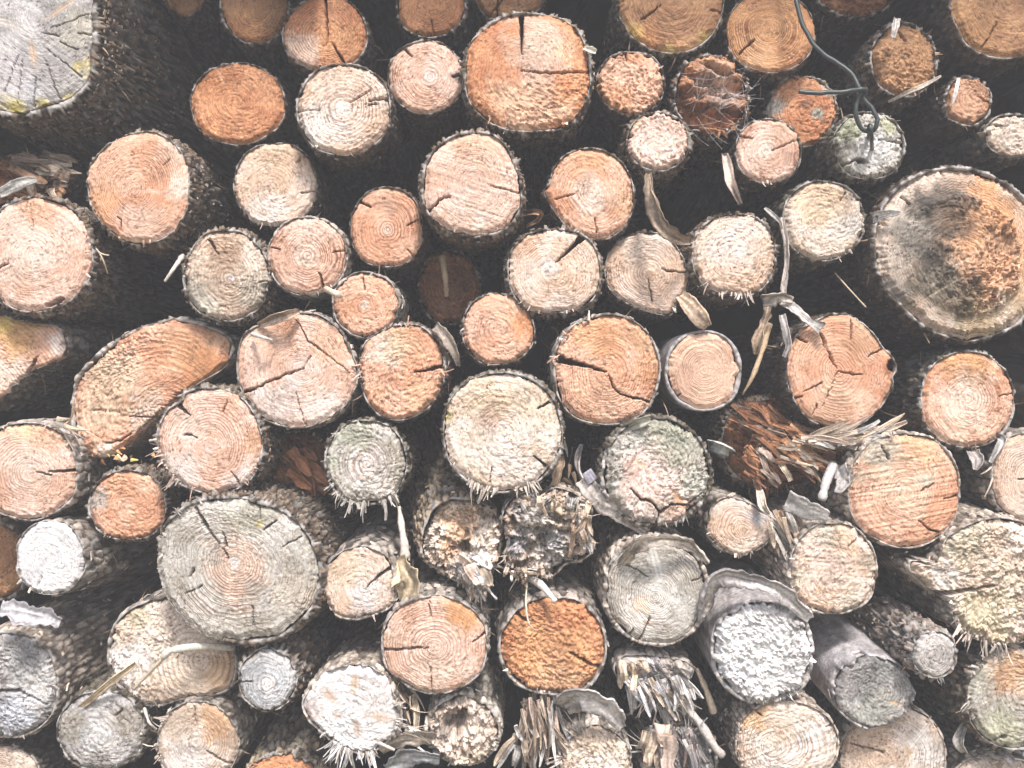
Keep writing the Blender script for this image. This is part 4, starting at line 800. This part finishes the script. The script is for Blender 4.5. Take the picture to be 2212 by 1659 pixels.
LG_HOLLOW = log(916, 1500, 1083, 1656, 'tan', 'hollow log with crumbling pale layers inside a barkless shell', 1.0, d=-.08, ramp=.05, t=9, bark='peeled', terrace=(990, 1565, 13, .016, 0, .2), crater=[(985, 1560, 34, .03), (1000, 1545, 14, .03)], lip=.004, tilt=(.02, -.06), patches=[(1000, 1580, 60, (.60, .50, .42), .7), (1015, 1630, 40, (.54, .42, .30), .6), (960, 1580, 22, C_DARK, .5)], fringe=[(0, 150, 40, 10)], bcol=(.62, .56, .48))
log(648, 1436, 862, 1634, 'white', 'white knotty log with five brown branch stubs and a bearded underside', .6, d=-.11, ramp=.14, rings=14, t=4, bark='peeled', ts=7, fleck=.6, pith=(765, 1545), lip=.006,
    poly=[(690, 1462), (720, 1440), (760, 1436), (800, 1440), (835, 1462), (852, 1500), (862, 1545), (858, 1590), (830, 1612), (795, 1632), (755, 1626), (715, 1605), (680, 1575), (660, 1550), (650, 1520), (665, 1488)],
    patches=[(675, 1535, 30, (.56, .44, .40), .6), (740, 1580, 60, (.80, .79, .78), .6), (830, 1500, 40, (.66, .6, .56), .5)],
    knots=[(766, 1480, 30, 13, 95, (.54, .36, .23)), (713, 1502, 30, 12, 52, (.52, .36, .25)), (727, 1546, 17, 10, 10, (.48, .36, .28)), (771, 1572, 24, 12, 80, (.40, .26, .17)), (822, 1550, 40, 13, 8, (.54, .38, .26))], fringe=[(55, 150, 130, 24), (-20, 20, 30, 34)])
LG_FUZZ = log(1204, 1568, 1366, 1735, 'cream', 'fuzzy cream log at the bottom edge under a peeled grey bark roof', 1.0, d=-.09, ramp=.05, t=5, bark='peeled', ts=7, tilt=(-.03, -.14), bcol=(.56, .50, .44), lip=.012, fringe=[(-180, -100, 60, 40)])
LG_DARK = log(1385, 1562, 1553, 1735, 'grey', 'dark splintered grey log at the bottom edge under the slab of torn wood', 1.0, d=-.08, ramp=.05, stria=(72, 14, .022), t=6, bark='flaky', tilt=(-.02, -.06), patches=[(1440, 1640, 40, (.56, .48, .42), .7), (1500, 1640, 50, (.26, .25, .27), .7)], fringe=[(-160, -20, 50, 34)])
LG_RUST = log(575, 930, 712, 1080, 'rot', 'rust red rotten log in the dark hollow left of the grey green fringed log', .9, d=.08, ramp=.0, stria=(35, 14, .02), t=4, patches=[(640, 1020, 60, (.44, .18, .08), .8)], fringe=[(0, 360, 30, 16)])
log(-70, 1128, 62, 1300, 'brown', 'dim bark covered log behind the bright white log at the left edge', .6, d=.06, bark='brown', t=8)
LG_CRUMB = log(-60, 330, 150, 440, 'rot', 'crumbling dark rotten log above the large pink log at the left edge', 1.1, d=.09, stria=(20, 14, .03), t=5, patches=[(110, 370, 30, (.42, .25, .13), .7), (40, 350, 40, (.25, .14, .08), .6)], fringe=[(0, 360, 40, 22)])
LG_SLAB = log(1330, 1420, 1508, 1560, 'grey', 'torn slab ended log with a ragged lower edge under the white streaked log', 1.0, d=-.08, ramp=.04, stria=(52, 16, .020), t=5, bark='grey', tilt=(-.02, -.05), slope=(0, -.04),
    poly=[(1325, 1440), (1350, 1415), (1400, 1412), (1450, 1420), (1490, 1432), (1500, 1452), (1480, 1490), (1465, 1510), (1445, 1540), (1410, 1522), (1370, 1502), (1340, 1475)], patches=[(1410, 1480, 70, (.70, .67, .67), .9), (1370, 1440, 30, (.46, .34, .24), .6), (1450, 1440, 40, (.44, .36, .3), .6)], fringe=[(20, 140, 60, 40)])
LG_FAN = log(1560, 860, 1800, 1060, 'rot', 'rotten log burst into fans of orange shreds under the egg shaped log', 1.2, d=.06, ramp=.0, stria=(30, 15, .030), t=4, bark='flaky', patches=[(1640, 920, 70, (.50, .22, .09), .7), (1700, 960, 60, (.58, .30, .14), .7)], fringe=[(20, 120, 30, 26)])
N_SHOWN = len(LOGS)
TN, OR, GR, WH, RU, DK, PK = (.56, .44, .33), (.54, .29, .15), (.46, .43, .40), (.70, .66, .62), (.38, .17, .08), (.20, .14, .10), (.62, .47, .38)
slats(LG_SNAP, 'torn_shingles', [(1015, 1215, -.09, 30, 22, 26, 62, 18, 46, 20, (WH, TN, WH, PK), .5), (1030, 1262, -.09, 20, 12, 14, 75, 16, 40, 10, (TN, WH), .2)], 202)
slats(LG_MASS, 'curled_fibres', [(1255, 1130, -.11, 18, 45, 22, 86, 12, 60, 9, (TN, GR, (.36, .25, .17), TN), .1), (1185, 1078, -.09, 75, 10, 22, 80, 30, 30, 10, (TN, GR, TN), .3), (1135, 1232, -.10, 40, 8, 16, 85, 40, 26, 9, (TN, WH, (.34, .24, .17)), .2)], 203)
slats(LG_SLAB, 'torn_slats', [(1405, 1475, -.09, 62, 16, 34, 62, 14, 62, 10, (GR, WH, (.56, .53, .53), TN), .25), (1450, 1470, -.10, 35, 14, 12, 72, 14, 75, 11, (WH, GR, (.52, .44, .36)), .3), (1365, 1425, -.10, 25, 8, 10, 80, 14, 55, 14, (TN, (.46, .32, .22)), .3)], 205)
slats(LG_DARK, 'torn_slats', [(1450, 1585, -.09, 50, 20, 46, 78, 14, 80, 9, ((.30, .27, .27), GR, (.24, .2, .19), PK, (.34, .3, .28)), .1), (1420, 1580, -.10, 25, 14, 10, 100, 12, 80, 24, (PK, TN), .2)], 206)
slats(LG_FUZZ, 'torn_fibres', [(1165, 1520, -.08, 38, 26, 70, 84, 10, 105, 6, (TN, GR, PK, (.30, .22, .16), (.24, .17, .12)), .05), (1140, 1590, -.07, 40, 30, 20, 95, 20, 70, 12, (GR, TN, (.3, .23, .18)), .2)], 207)
RB = (.30, .135, .07)
slats(LG_FAN, 'torn_fibres', [(1620, 890, .03, 45, 22, 60, 38, 14, 95, 9, (RU, RB, DK, RB), .2), (1670, 940, .0, 55, 30, 80, 32, 15, 85, 10, (RB, RU, DK, OR, RU), .25), (1720, 975, -.03, 45, 25, 44, 22, 16, 75, 11, (RU, TN, OR, RB), .25), (1630, 990, -.01, 30, 30, 40, 48, 16, 65, 10, (PK, RU, OR, RB), .25)], 208)
slats(LG_RUST, 'torn_fibres', [(635, 990, .06, 40, 28, 26, 40, 14, 70, 26, (OR, RU, (.44, .2, .1)), .3)], 209)
slats(LG_CRUMB, 'torn_fibres', [(60, 350, .05, 50, 20, 22, 25, 16, 80, 20, (DK, (.3, .17, .1), TN), .3), (115, 390, .05, 18, 25, 20, 70, 50, 28, 16, (TN, OR, DK), .5)], 210)
slats(LG_CORK, 'torn_fibres', [(1690, 1110, -.05, 30, 22, 34, 62, 11, 120, 12, (GR, TN, (.58, .53, .48), (.4, .28, .19)), .05)], 211)
slats(LG_SAW, 'torn_fibres', [(1800, 950, -.05, 70, 14, 44, -8, 9, 105, 9, (TN, PK, GR, TN), .1)], 212)


# the same stack goes on round the frame: plainer logs, found by dart throwing between the ones above
_r = np.random.default_rng(5)
for _ in range(9000):
    r = _r.uniform(62, 118); X = _r.uniform(-520, 2730); Y = _r.uniform(-330, 2050 - r)
    if -r - 30 < X < 2212 + r + 30 and -r - 30 < Y < 1659 + r + 30: continue
    ok = True
    for (a, b, c, e) in LOGS:
        if math.hypot(X - (a + c) / 2, Y - (b + e) / 2) < r + (c - a + e - b) / 4 * .98: ok = False; break
    if ok:
        log(X - r, Y - r * .97, X + r, Y + r * .97, ['salmon', 'pink', 'pale', 'tan', 'grey'][int(_r.integers(5))], 'plain log lying beyond the edge of the view', .4, d=_r.uniform(-.05, .05), filler=True)

# ------------------------------------------------------------------ loose bits caught between the logs
R = np.random.default_rng(77)
def P3(pts): return np.array([put(*p) for p in pts])
def bark_strip(pts, W, label, col=(.42, .34, .27), twist=(0, 0), thick=.0022, curl=.5, name='bark_strip', cat='bark strip', n=44, mat=None, ragged=.12, group=None):
    P = crom(P3(pts), n); A = Acc()
    A.strip(P, np.array(W) * S, thick, twist, col, curl, 9, R, ragged)
    o = A.build(name, mat or M_BARK, None, P3(pts)[0], True)
    return tag(o, label, cat, group)
def stick(pts, w0, w1, label, col, name='twig', cat='twig', n=14, group=None):
    P = crom(P3(pts), n); A = Acc(); k = len(P)
    A.tube(P, np.linspace(w0, w1, k) * S * .5 * (1 + .12 * R.normal(size=k)), col, 7)
    o = A.build(name, M_SPLIT, None, P3(pts)[0], True)
    return tag(o, label, cat, group)
def shards(specs, name, label, cat, seed, stuff=False):
    """specs: (x, y, d, spread x, spread y, n, angle deg in the picture, angle spread, len, width, colours, forward)"""
    g = np.random.default_rng(seed); A = Acc()
    for (x, y, d, sx, sy, n, an, asp, ln, w, cols, fw) in specs:
        for _ in range(int(n * .42)):
            p = put(x + g.normal() * sx, y + g.normal() * sy, d + g.uniform(-.02, .02))
            a = math.radians(an + g.normal() * asp * .7)
            dv = (math.cos(a), -fw + g.normal() * .3, -math.sin(a))
            l_ = ln * S * g.uniform(.3, .95)
            A.splinter(p, dv, l_, w * S * g.uniform(.4, 1.5), S * w * g.uniform(.2, .5), np.array(cols[int(g.integers(len(cols)))]), g, bend=.25, k=5, tip=g.uniform(.04, .35))
    o = A.build(name, M_SPLIT, None, put(specs[0][0], specs[0][1], specs[0][2])); o['kind'] = 'stuff'
    return tag(o, label, cat)

GR = (.50, .47, .44); TN = (.56, .44, .32); OR = (.56, .28, .12); DK = (.22, .15, .10); WH = (.72, .69, .66); RU = (.40, .17, .07)

# the wire, its twist and loop, and the staple that holds it
M_WIRE, n_, l_, p_ = new_mat('wire_coat')
p_.inputs['Base Color'].default_value = (.045, .085, .095, 1); p_.inputs['Roughness'].default_value = .42; p_.inputs['Metallic'].default_value = .25
no_ = n_.new('ShaderNodeTexNoise'); no_.inputs['Scale'].default_value = 300
rp_ = n_.new('ShaderNodeValToRGB'); rp_.color_ramp.elements[0].color = (.016, .026, .03, 1); rp_.color_ramp.elements[1].color = (.07, .082, .078, 1)
l_.new(no_.outputs['Fac'], rp_.inputs['Fac']); l_.new(rp_.outputs['Color'], p_.inputs['Base Color'])
def wire(pts, w, n=70):
    A = Acc(); Q = crom(P3(pts), n); q = np.arange(len(Q)); Q = Q + np.stack([fbm(q / 7., q * 0, 3), q * 0 + .5, fbm(q / 7., q * 0 + 9, 4)], 1) * .003 - .0015; A.tube(Q, w * S * .5 * (.9 + .2 * fbm(q / 3., q * 0, 6)), (.1, .15, .16), 10); return A
root = thing('wire', 'blue green wire hanging from the top edge, twisted into a loop on the mossy log', 'wire', put(1865, 195, -.07))
A = wire([(1700, -90, -.02), (1716, -20, -.03), (1722, 10, -.035), (1735, 55, -.04), (1757, 95, -.045), (1785, 122, -.05), (1818, 142, -.055), (1840, 162, -.06), (1856, 188, -.065), (1866, 212, -.07), (1882, 232, -.073), (1893, 252, -.075), (1895, 268, -.075), (1888, 280, -.072), (1876, 284, -.068), (1862, 278, -.068), (1852, 262, -.07), (1849, 240, -.072), (1853, 216, -.072), (1860, 202, -.074), (1866, 192, -.075)], 9.5, 150)
A.build('strand', M_WIRE, root, put(1865, 195, -.07), True)
A = wire([(1726, 198, -.075), (1760, 200, -.077), (1800, 201, -.078), (1835, 197, -.079), (1862, 193, -.082), (1870, 195, -.075), (1864, 203, -.066), (1852, 204, -.062)], 9.5, 60)
A.build('twisted_tail', M_WIRE, root, put(1865, 195, -.07), True)
A = wire([(1875, 300, -.03), (1877, 285, -.055), (1878, 274, -.078), (1880, 272, -.084), (1881, 282, -.086), (1882, 300, -.075), (1883, 322, -.035)], 8.5, 50)
o = A.build('staple', M_WIRE, None, put(1880, 290, -.05), True); tag(o, 'rusty staple pinning the wire loop to the mossy log', 'staple')

# bark strips and chips
bark_strip([(1402, 375, -.035), (1404, 410, -.05), (1415, 450, -.06), (1432, 485, -.065), (1455, 510, -.06), (1490, 522, -.03)], [10, 26, 36, 34, 28, 12], 'long brown bark strip hanging from the fuzzy pink log', (.38, .28, .20), (.4, 1.1, .4, .2), curl=.8, ragged=.3, n=80)
bark_strip([(1565, 335, -.01), (1572, 365, -.03), (1580, 395, -.04), (1600, 440, -.03)], [14, 20, 20, 9], 'curled bark twig hanging left of the small ringed pink log', (.58, .47, .40), (0, .4), curl=1.5)
bark_strip([(1690, 470, -.02), (1698, 520, -.03), (1700, 570, -.03), (1692, 620, -.03), (1700, 650, -.035)], [6, 12, 10, 14, 8], 'thin dangling bark shred left of the cream pitted log', (.50, .43, .38), (0, 1.2, .2, 1), ragged=.4)
bark_strip([(1652, 450, -.02), (1668, 462, -.03), (1684, 478, -.03), (1690, 500, -.02)], [5, 10, 8, 4], 'white bark sliver at the upper left of the cream pitted log', (.50, .46, .42), (0, .6), ragged=.3)
bark_strip([(1648, 650, -.03), (1668, 645, -.045), (1690, 640, -.045), (1712, 650, -.04)], [22, 34, 26, 12], 'crumpled grey bark scrap left of the egg shaped log', (.44, .38, .33), (0, .9, -.4), ragged=.4)
bark_strip([(1690, 650, -.03), (1718, 668, -.045), (1742, 690, -.05), (1775, 710, -.05)], [20, 26, 20, 22], 'grey curled bark piece lying on top of the egg shaped log', (.48, .44, .41), (.2, -.6, .4), ragged=.35)
bark_strip([(1690, 680, -.04), (1698, 715, -.05), (1703, 745, -.05), (1695, 772, -.045)], [12, 18, 14, 9], 'grey bark shred beside the left shoulder of the egg shaped log', (.46, .42, .39), (.3, 1.1), ragged=.35)
bark_strip([(1660, 660, -.02), (1650, 700, -.03), (1636, 740, -.03), (1632, 765, -.02)], [12, 24, 26, 8], 'broad tan bark flap hanging in the gap left of the egg shaped log', (.40, .29, .20), (.2, .9, .3), ragged=.55)
stick([(1660, 700, -.01), (1645, 760, -.02), (1625, 815, -.02), (1604, 852, -.01)], 18, 4, 'tapering pale wood splinter pointing down beside the freshly sawn smooth log', (.60, .44, .28), 'splinter', 'splinter')
stick([(1804, 590, .02), (1835, 625, .0), (1871, 664, -.02)], 4, 3, 'straight dry straw leaning in the dark under the cream pitted log', (.66, .52, .36), 'straw', 'straw')
bark_strip([(0, 418, -.03), (30, 402, -.05), (60, 392, -.05), (80, 388, -.045)], [20, 26, 20, 8], 'white wood chip lying on the large pink log at the left edge', (.58, .56, .52), (.1, .3), curl=.2, name='wood_chip', cat='wood chip')
stick([(192, 480, .0), (200, 520, -.02), (214, 545, -.03), (236, 552, -.03)], 6, 3, 'forked dry stalk dangling right of the large pink log', (.56, .46, .36), 'dry_stalk', 'stalk')
stick([(214, 545, -.03), (224, 565, -.03), (233, 592, -.02)], 4, 2, 'thin dry straw below the forked stalk at the left', (.54, .44, .30), 'straw', 'straw')
stick([(395, 552, -.02), (375, 580, -.05), (356, 608, -.05)], 10, 6, 'pale splinter jutting down left of the greyish weathered log', (.60, .55, .48), 'splinter', 'splinter')
bark_strip([(560, 702, -.05), (590, 690, -.07), (620, 680, -.075), (645, 672, -.06)], [12, 20, 20, 10], 'curled wood strip on top of the two tone pink log', (.60, .44, .32), (.2, .5), curl=1.0)
stick([(545, 722, -.06), (565, 728, -.08), (588, 735, -.07)], 9, 6, 'short grey twig in the notch atop the two tone pink log', (.55, .52, .49))
stick([(704, 624, -.05), (720, 632, -.08), (738, 640, -.07)], 12, 14, 'pale wood sliver between the round pink log and the speckled salmon log', (.66, .54, .42), 'splinter', 'splinter')
bark_strip([(940, 705, -.05), (965, 730, -.06), (985, 765, -.06), (990, 790, -.05)], [20, 26, 18, 8], 'loose bark flake curling off the shaggy cream orange log', (.40, .33, .27), (.2, .8), ragged=.3)
stick([(862, 1095, -.03), (868, 1140, -.045), (874, 1180, -.05), (875, 1205, -.05)], 10, 22, 'pale splinter standing behind the leaf under the fringed grey green log', (.60, .54, .47), 'splinter', 'splinter')
bark_strip([(1470, 640, -.02), (1492, 660, -.05), (1515, 690, -.06), (1528, 705, -.055)], [22, 34, 36, 18], 'broken wood chip jutting from the whitish log', (.52, .38, .27), (.1, .3), curl=.3, thick=.005, name='wood_chip', cat='wood chip')
bark_strip([(1350, 925, -.07), (1380, 912, -.09), (1405, 902, -.085)], [18, 22, 14], 'grey bark curl between the wedge split log and the mossy crowned log', (.40, .38, .31), (.2, .6), curl=.9)
bark_strip([(1535, 960, -.06), (1560, 966, -.08), (1580, 975, -.07)], [22, 26, 20], 'rolled grey bark at the right shoulder of the mossy crowned log', (.52, .52, .47), (.3, .8), curl=1.4)
bark_strip([(1260, 1035, -.04), (1290, 1075, -.06), (1340, 1105, -.065), (1398, 1148, -.06)], [34, 44, 42, 18], 'weathered wood slat slanting between the shredded mass and the mossy crowned log', (.56, .50, .45), (.2, .4), curl=.2, thick=.006, name='weathered_slat', cat='wood slat', ragged=.2)
bark_strip([(1255, 960, .0), (1248, 1000, -.02), (1262, 1040, -.03), (1290, 1060, -.03)], [8, 16, 14, 8], 'twisted grey bark ribbon hanging in the gap right of the bearded cream log', (.50, .45, .42), (0, 1.4, .4), ragged=.3)
bark_strip([(1215, 985, .0), (1205, 1030, -.03), (1190, 1075, -.04)], [10, 22, 18], 'tan bark flap below the right rim of the bearded cream log', (.50, .36, .24), (.3, .7), ragged=.3)
bark_strip([(1268, 1018, -.05), (1282, 1040, -.055)], [22, 24], 'small square lilac wood chip above the shredded grey mass', (.40, .38, .44), (.2, .2), curl=.1, thick=.004, name='wood_chip', cat='wood chip')
# dry leaf by the pale slit log
A = Acc(); P = crom(P3([(858, 1210, -.06), (872, 1235, -.085), (885, 1262, -.085), (868, 1300, -.07)]), 30)
A.strip(P, np.array([6, 40, 66, 60, 44, 6]) * S, .0008, (.5, .1, .4), (.58, .46, .30), .45, 15, R, .5)
o = A.build('leaf', M_SPLIT, None, put(858, 1250, -.07), True); tag(o, 'dry tan leaf tucked between the pale slit log and the two tone rust log', 'leaf')
bark_strip([(0, 1318, -.08), (40, 1322, -.09), (85, 1332, -.085), (130, 1345, -.07)], [34, 40, 46, 20], 'torn lilac grey bark sheet over the shaggy dark grey log', (.44, .42, .43), (-.5, -.3), curl=.3, ragged=.45, n=80)
bark_strip([(150, 1548, -.05), (205, 1502, -.07), (250, 1465, -.075), (292, 1432, -.06)], [9, 13, 15, 10], 'long tan strip slanting above the grey ringed log', (.54, .42, .28), (.2, .6), curl=.6)
stick([(505, 1400, -.05), (440, 1396, -.075), (370, 1405, -.09), (352, 1420, -.09)], 18, 14, 'pale twig lying across the smooth hearted cream log', (.62, .57, .49))
stick([(366, 1408, -.085), (330, 1445, -.075), (288, 1490, -.06)], 10, 6, 'thin twig slanting over the fuzzy side of the smooth hearted cream log', (.56, .48, .36))
stick([(312, 1530, -.06), (322, 1560, -.08), (338, 1575, -.07)], 7, 4, 'curled root between the grey ringed log and the tan log', (.54, .50, .45), 'root', 'root')
bark_strip([(1515, 1330, -.09), (1530, 1270, -.12), (1560, 1245, -.13), (1610, 1252, -.13), (1680, 1275, -.13), (1750, 1335, -.11)], [34, 40, 34, 38, 34, 22], 'thick curled grey bark collar around the white scaly log', (.48, .44, .42), (.9, .5, .1, .3), curl=.6, thick=.006, n=110, ragged=.38)
bark_strip([(1340, 1215, -.10), (1380, 1180, -.13), (1430, 1165, -.135), (1490, 1175, -.12), (1530, 1215, -.11)], [14, 28, 22, 26, 10], 'whitish loose bark cap on the white streaked log', (.50, .43, .36), (.5, .2, .6), curl=.4, thick=.006, n=100, ragged=.5)
bark_strip([(1215, 1525, -.09), (1250, 1510, -.12), (1300, 1525, -.12), (1345, 1570, -.10)], [34, 60, 52, 20], 'peeled grey bark roof over the fuzzy cream log', (.47, .43, .40), (.3, .1), curl=.5, thick=.005, n=90, ragged=.35)
stick([(1480, 1485, -.06), (1490, 1535, -.08), (1510, 1560, -.085), (1545, 1615, -.09), (1560, 1630, -.085)], 18, 16, 'grey broken branch slanting down right of the torn slab', (.52, .47, .43), 'branch', 'branch')
stick([(1505, 1445, -.03), (1525, 1490, -.06), (1542, 1540, -.06)], 9, 17, 'flat pale splinter hanging left of the white scaly log', (.66, .54, .40), 'splinter', 'splinter')
stick([(1140, 1245, -.06), (1170, 1265, -.11), (1200, 1300, -.125)], 20, 12, 'split pale stub over the crown of the vivid orange log', (.66, .60, .54), 'splinter', 'splinter')
stick([(1140, 1245, -.06), (1136, 1300, -.115), (1142, 1345, -.13), (1156, 1362, -.125)], 4, 3, 'thin pale root dangling over the vivid orange log', (.66, .55, .42), 'root', 'root')
stick([(1860, 1700, -.03), (1850, 1690, -.03)], 3, 3, 'stub of straw at the bottom edge', (.6, .5, .4), 'straw', 'straw') if False else None
bark_strip([(1132, 462, .02), (1152, 458, .0), (1168, 462, .0), (1160, 478, .01), (1138, 490, .02)], [9, 12, 12, 10, 8], 'little curled bark scroll in the gap right of the rosy grey log', (.40, .24, .14), (0, .5), curl=.8)
bark_strip([(1920, 220, .0), (1960, 200, -.03), (2000, 182, -.035), (2032, 164, -.02)], [4, 9, 9, 4], 'pale wood sliver under the shaggy brown log', (.58, .50, .42), (.1, .2), curl=.2)
bark_strip([(1868, 36, .0), (1936, 44, .02), (1938, 62, .01), (1932, 80, .0)], [6, 12, 14, 8], 'grey bark snag on the crown of the shaggy brown log', (.50, .46, .42), (0, .8), ragged=.35) if False else \
bark_strip([(1936, 40, .0), (1934, 60, -.01), (1930, 82, -.01)], [16, 14, 8], 'grey bark snag on the crown of the shaggy brown log', (.50, .46, .42), (0, .8), ragged=.35)
bark_strip([(2070, 170, .0), (2064, 200, -.01), (2058, 225, -.01)], [6, 9, 4], 'white splinter at the left rim of the little rosy brown log', (.66, .62, .58), (0, .6), ragged=.3)
bark_strip([(1885, 470, -.04), (1915, 462, -.06), (1945, 458, -.07)], [20, 16, 6], 'grey splinter bridging the cream pitted log and the giant mouldy log', (.62, .58, .54), (.1, .4), ragged=.3)
bark_strip([(1700, 1080, -.06), (1740, 1100, -.08), (1790, 1115, -.085)], [34, 36, 20], 'grey flat bark scrap above the pale pink hearted log', (.42, .39, .36), (.1, .3), ragged=.3, curl=.2)
bark_strip([(1640, 1060, -.05), (1648, 1090, -.07), (1662, 1110, -.07)], [14, 18, 8], 'thin upright bark curl above the teardrop log', (.62, .52, .42), (0, 1.0), curl=.9)
stick([(1800, 1005, -.05), (1785, 1040, -.07), (1775, 1080, -.08)], 20, 18, 'hollow grey twig hanging left of the large salmon log', (.52, .49, .47))
bark_strip([(1812, 1010, -.05), (1825, 1035, -.07), (1810, 1065, -.075)], [26, 30, 16], 'crumpled white bark left of the large salmon log', (.42, .39, .37), (.3, 1.2), ragged=.5)
bark_strip([(2150, 940, -.03), (2165, 955, -.05), (2140, 1000, -.05)], [10, 18, 8], 'bark curl at the upper left of the smooth pale log by the right edge', (.56, .53, .50), (.3, 1.2), curl=1.2)
for q, (pts, lab) in enumerate([([(2150, 995, -.03), (2135, 1015, -.05), (2118, 1025, -.05)], 'upper tendril left of the smooth pale log by the right edge'), ([(2150, 1010, -.03), (2140, 1045, -.05), (2126, 1075, -.05)], 'lower tendril left of the smooth pale log by the right edge')]):
    stick(pts, 6, 2, 'dry forked ' + lab, (.54, .46, .38), 'root', 'root', group='tendrils by the right edge')
bark_strip([(2100, 975, -.04), (2112, 990, -.06), (2106, 1015, -.06)], [22, 26, 8], 'white shred of bark under the round salmon log', (.44, .40, .37), (.2, 1.0), ragged=.5)
stick([(2140, 1250, -.06), (2140, 1250, -.06)], 1, 1, '', GR) if False else None
bark_strip([(2085, 1560, -.04), (2070, 1600, -.05), (2085, 1625, -.045)], [14, 22, 12], 'dangling grey bark peel left of the green tinged log', (.46, .42, .38), (.2, 1.0), curl=.9)
bark_strip([(820, 1620, -.07), (855, 1600, -.09), (905, 1592, -.09), (950, 1600, -.08)], [20, 34, 40, 20], 'tan wood scraps at the bottom edge left of the hollow log', (.50, .42, .34), (.2, .6), ragged=.4, curl=.3, name='wood_scrap', cat='wood scrap')
bark_strip([(835, 1660, -.07), (890, 1635, -.085), (950, 1640, -.085)], [24, 44, 30], 'bluish wood scrap at the bottom edge below the hollow log', (.40, .40, .40), (.1, .5), ragged=.4, curl=.3, name='wood_scrap', cat='wood scrap')
stick([(806, 1600, -.09), (830, 1610, -.12), (852, 1620, -.12)], 8, 6, 'pale broken splinter under the white knotty log', (.64, .57, .50), 'splinter', 'splinter')
bark_strip([(893, 1500, -.06), (900, 1540, -.08), (897, 1590, -.08)], [10, 14, 10], 'upright tan splinter between the white knotty log and the hollow log', (.58, .46, .34), (.1, .3), curl=.2, name='splinter', cat='splinter')
stick([(955, 555, .05), (962, 600, .04), (965, 640, .05)], 16, 10, 'tan splinter leaning in the central dark hole', (.46, .34, .22), 'splinter', 'splinter')
bark_strip([(1262, 104, -.03), (1278, 108, -.04), (1288, 112, -.04)], [8, 14, 8], 'tiny pale chip at the right shoulder of the big bright orange log', (.66, .62, .50), (0, .3), curl=.3, name='wood_chip', cat='wood chip')

# torn wood that pours out of the broken logs: each tangle is one thing of many shreds
shards([(880, 1510, -.06, 14, 25, 26, 60, 30, 60, 8, (TN, (.64, .52, .4)), .4), (885, 1580, -.09, 12, 8, 16, 5, 14, 70, 7, (TN, WH), .3)], 'wood_shreds', 'spray of tan splinters at the right of the white knotty log', 'wood shreds', 12)
shards([(130, 925, -.04, 20, 10, 26, 25, 25, 70, 14, (TN, GR, TN), .3)], 'wood_shreds', 'tan fibres wedged between the cracked pink log and the half round log', 'wood shreds', 14)
shards([(1230, 1000, .0, 20, 30, 24, 70, 40, 60, 8, (GR, TN, DK), .4)], 'wood_shreds', 'dry fibres tangled in the gap beside the bearded cream log', 'wood shreds', 15)
shards([(2170, 1640, -.04, 40, 10, 30, 20, 20, 90, 16, (WH, GR, TN), .3)], 'wood_shreds', 'pale splinters lying at the bottom right corner', 'wood shreds', 16)
shards([(250, 985, -.01, 30, 8, 34, 10, 40, 26, 14, (OR, TN, (.6, .48, .16)), .6)], 'bark_crumbs', 'yellowish crumbling bark under the tip of the half round log', 'bark crumbs', 17)

# cobwebs over the rotten log
A = Acc(); g = np.random.default_rng(9)
for _ in range(34):
    a = put(g.uniform(1462, 1625), g.uniform(140, 285), -.03 + g.uniform(-.01, .01)); an = g.normal() * .5 + (-.25 if g.random() < .6 else 1.1); ln = g.uniform(30, 90)
    b = a + np.array([math.cos(an) * ln * S, g.normal() * .006, -math.sin(an) * ln * S]); m = (a + b) / 2 + np.array([0, 0, -.0022])
    A.tube(np.array([a, (a + m) / 2 + [0, 0, -.0004], m, (m + b) / 2 + [0, 0, -.0004], b]), +.00011, (.72, .72, .74), 3)
o = A.build('cobweb', M_SPLIT, None, put(1540, 205, -.03)); tag(o, 'wispy white cobweb stretched over the rotten hollowed log', 'cobweb')

# ------------------------------------------------------------------ thin volume added only to lift the blacks
hz = box('added_haze', (-3.0, -2.2, -1.0), (3.0, 1.3, 2.3), simple_mat('x', (0, 0, 0), (0, 0, 0), 1)); hz['kind'] = 'stuff'
hz.data.materials.clear()
mh = bpy.data.materials.new('added_haze_air'); mh.use_nodes = True
nh, lh = mh.node_tree.nodes, mh.node_tree.links
nh.remove(nh['Principled BSDF'])
vol = nh.new('ShaderNodeVolumePrincipled'); vol.inputs['Color'].default_value = (1.0, .975, .955, 1); vol.inputs['Density'].default_value = 0.044
lh.new(vol.outputs[0], [x for x in nh if x.type == 'OUTPUT_MATERIAL'][0].inputs['Volume'])
hz.data.materials.append(mh)
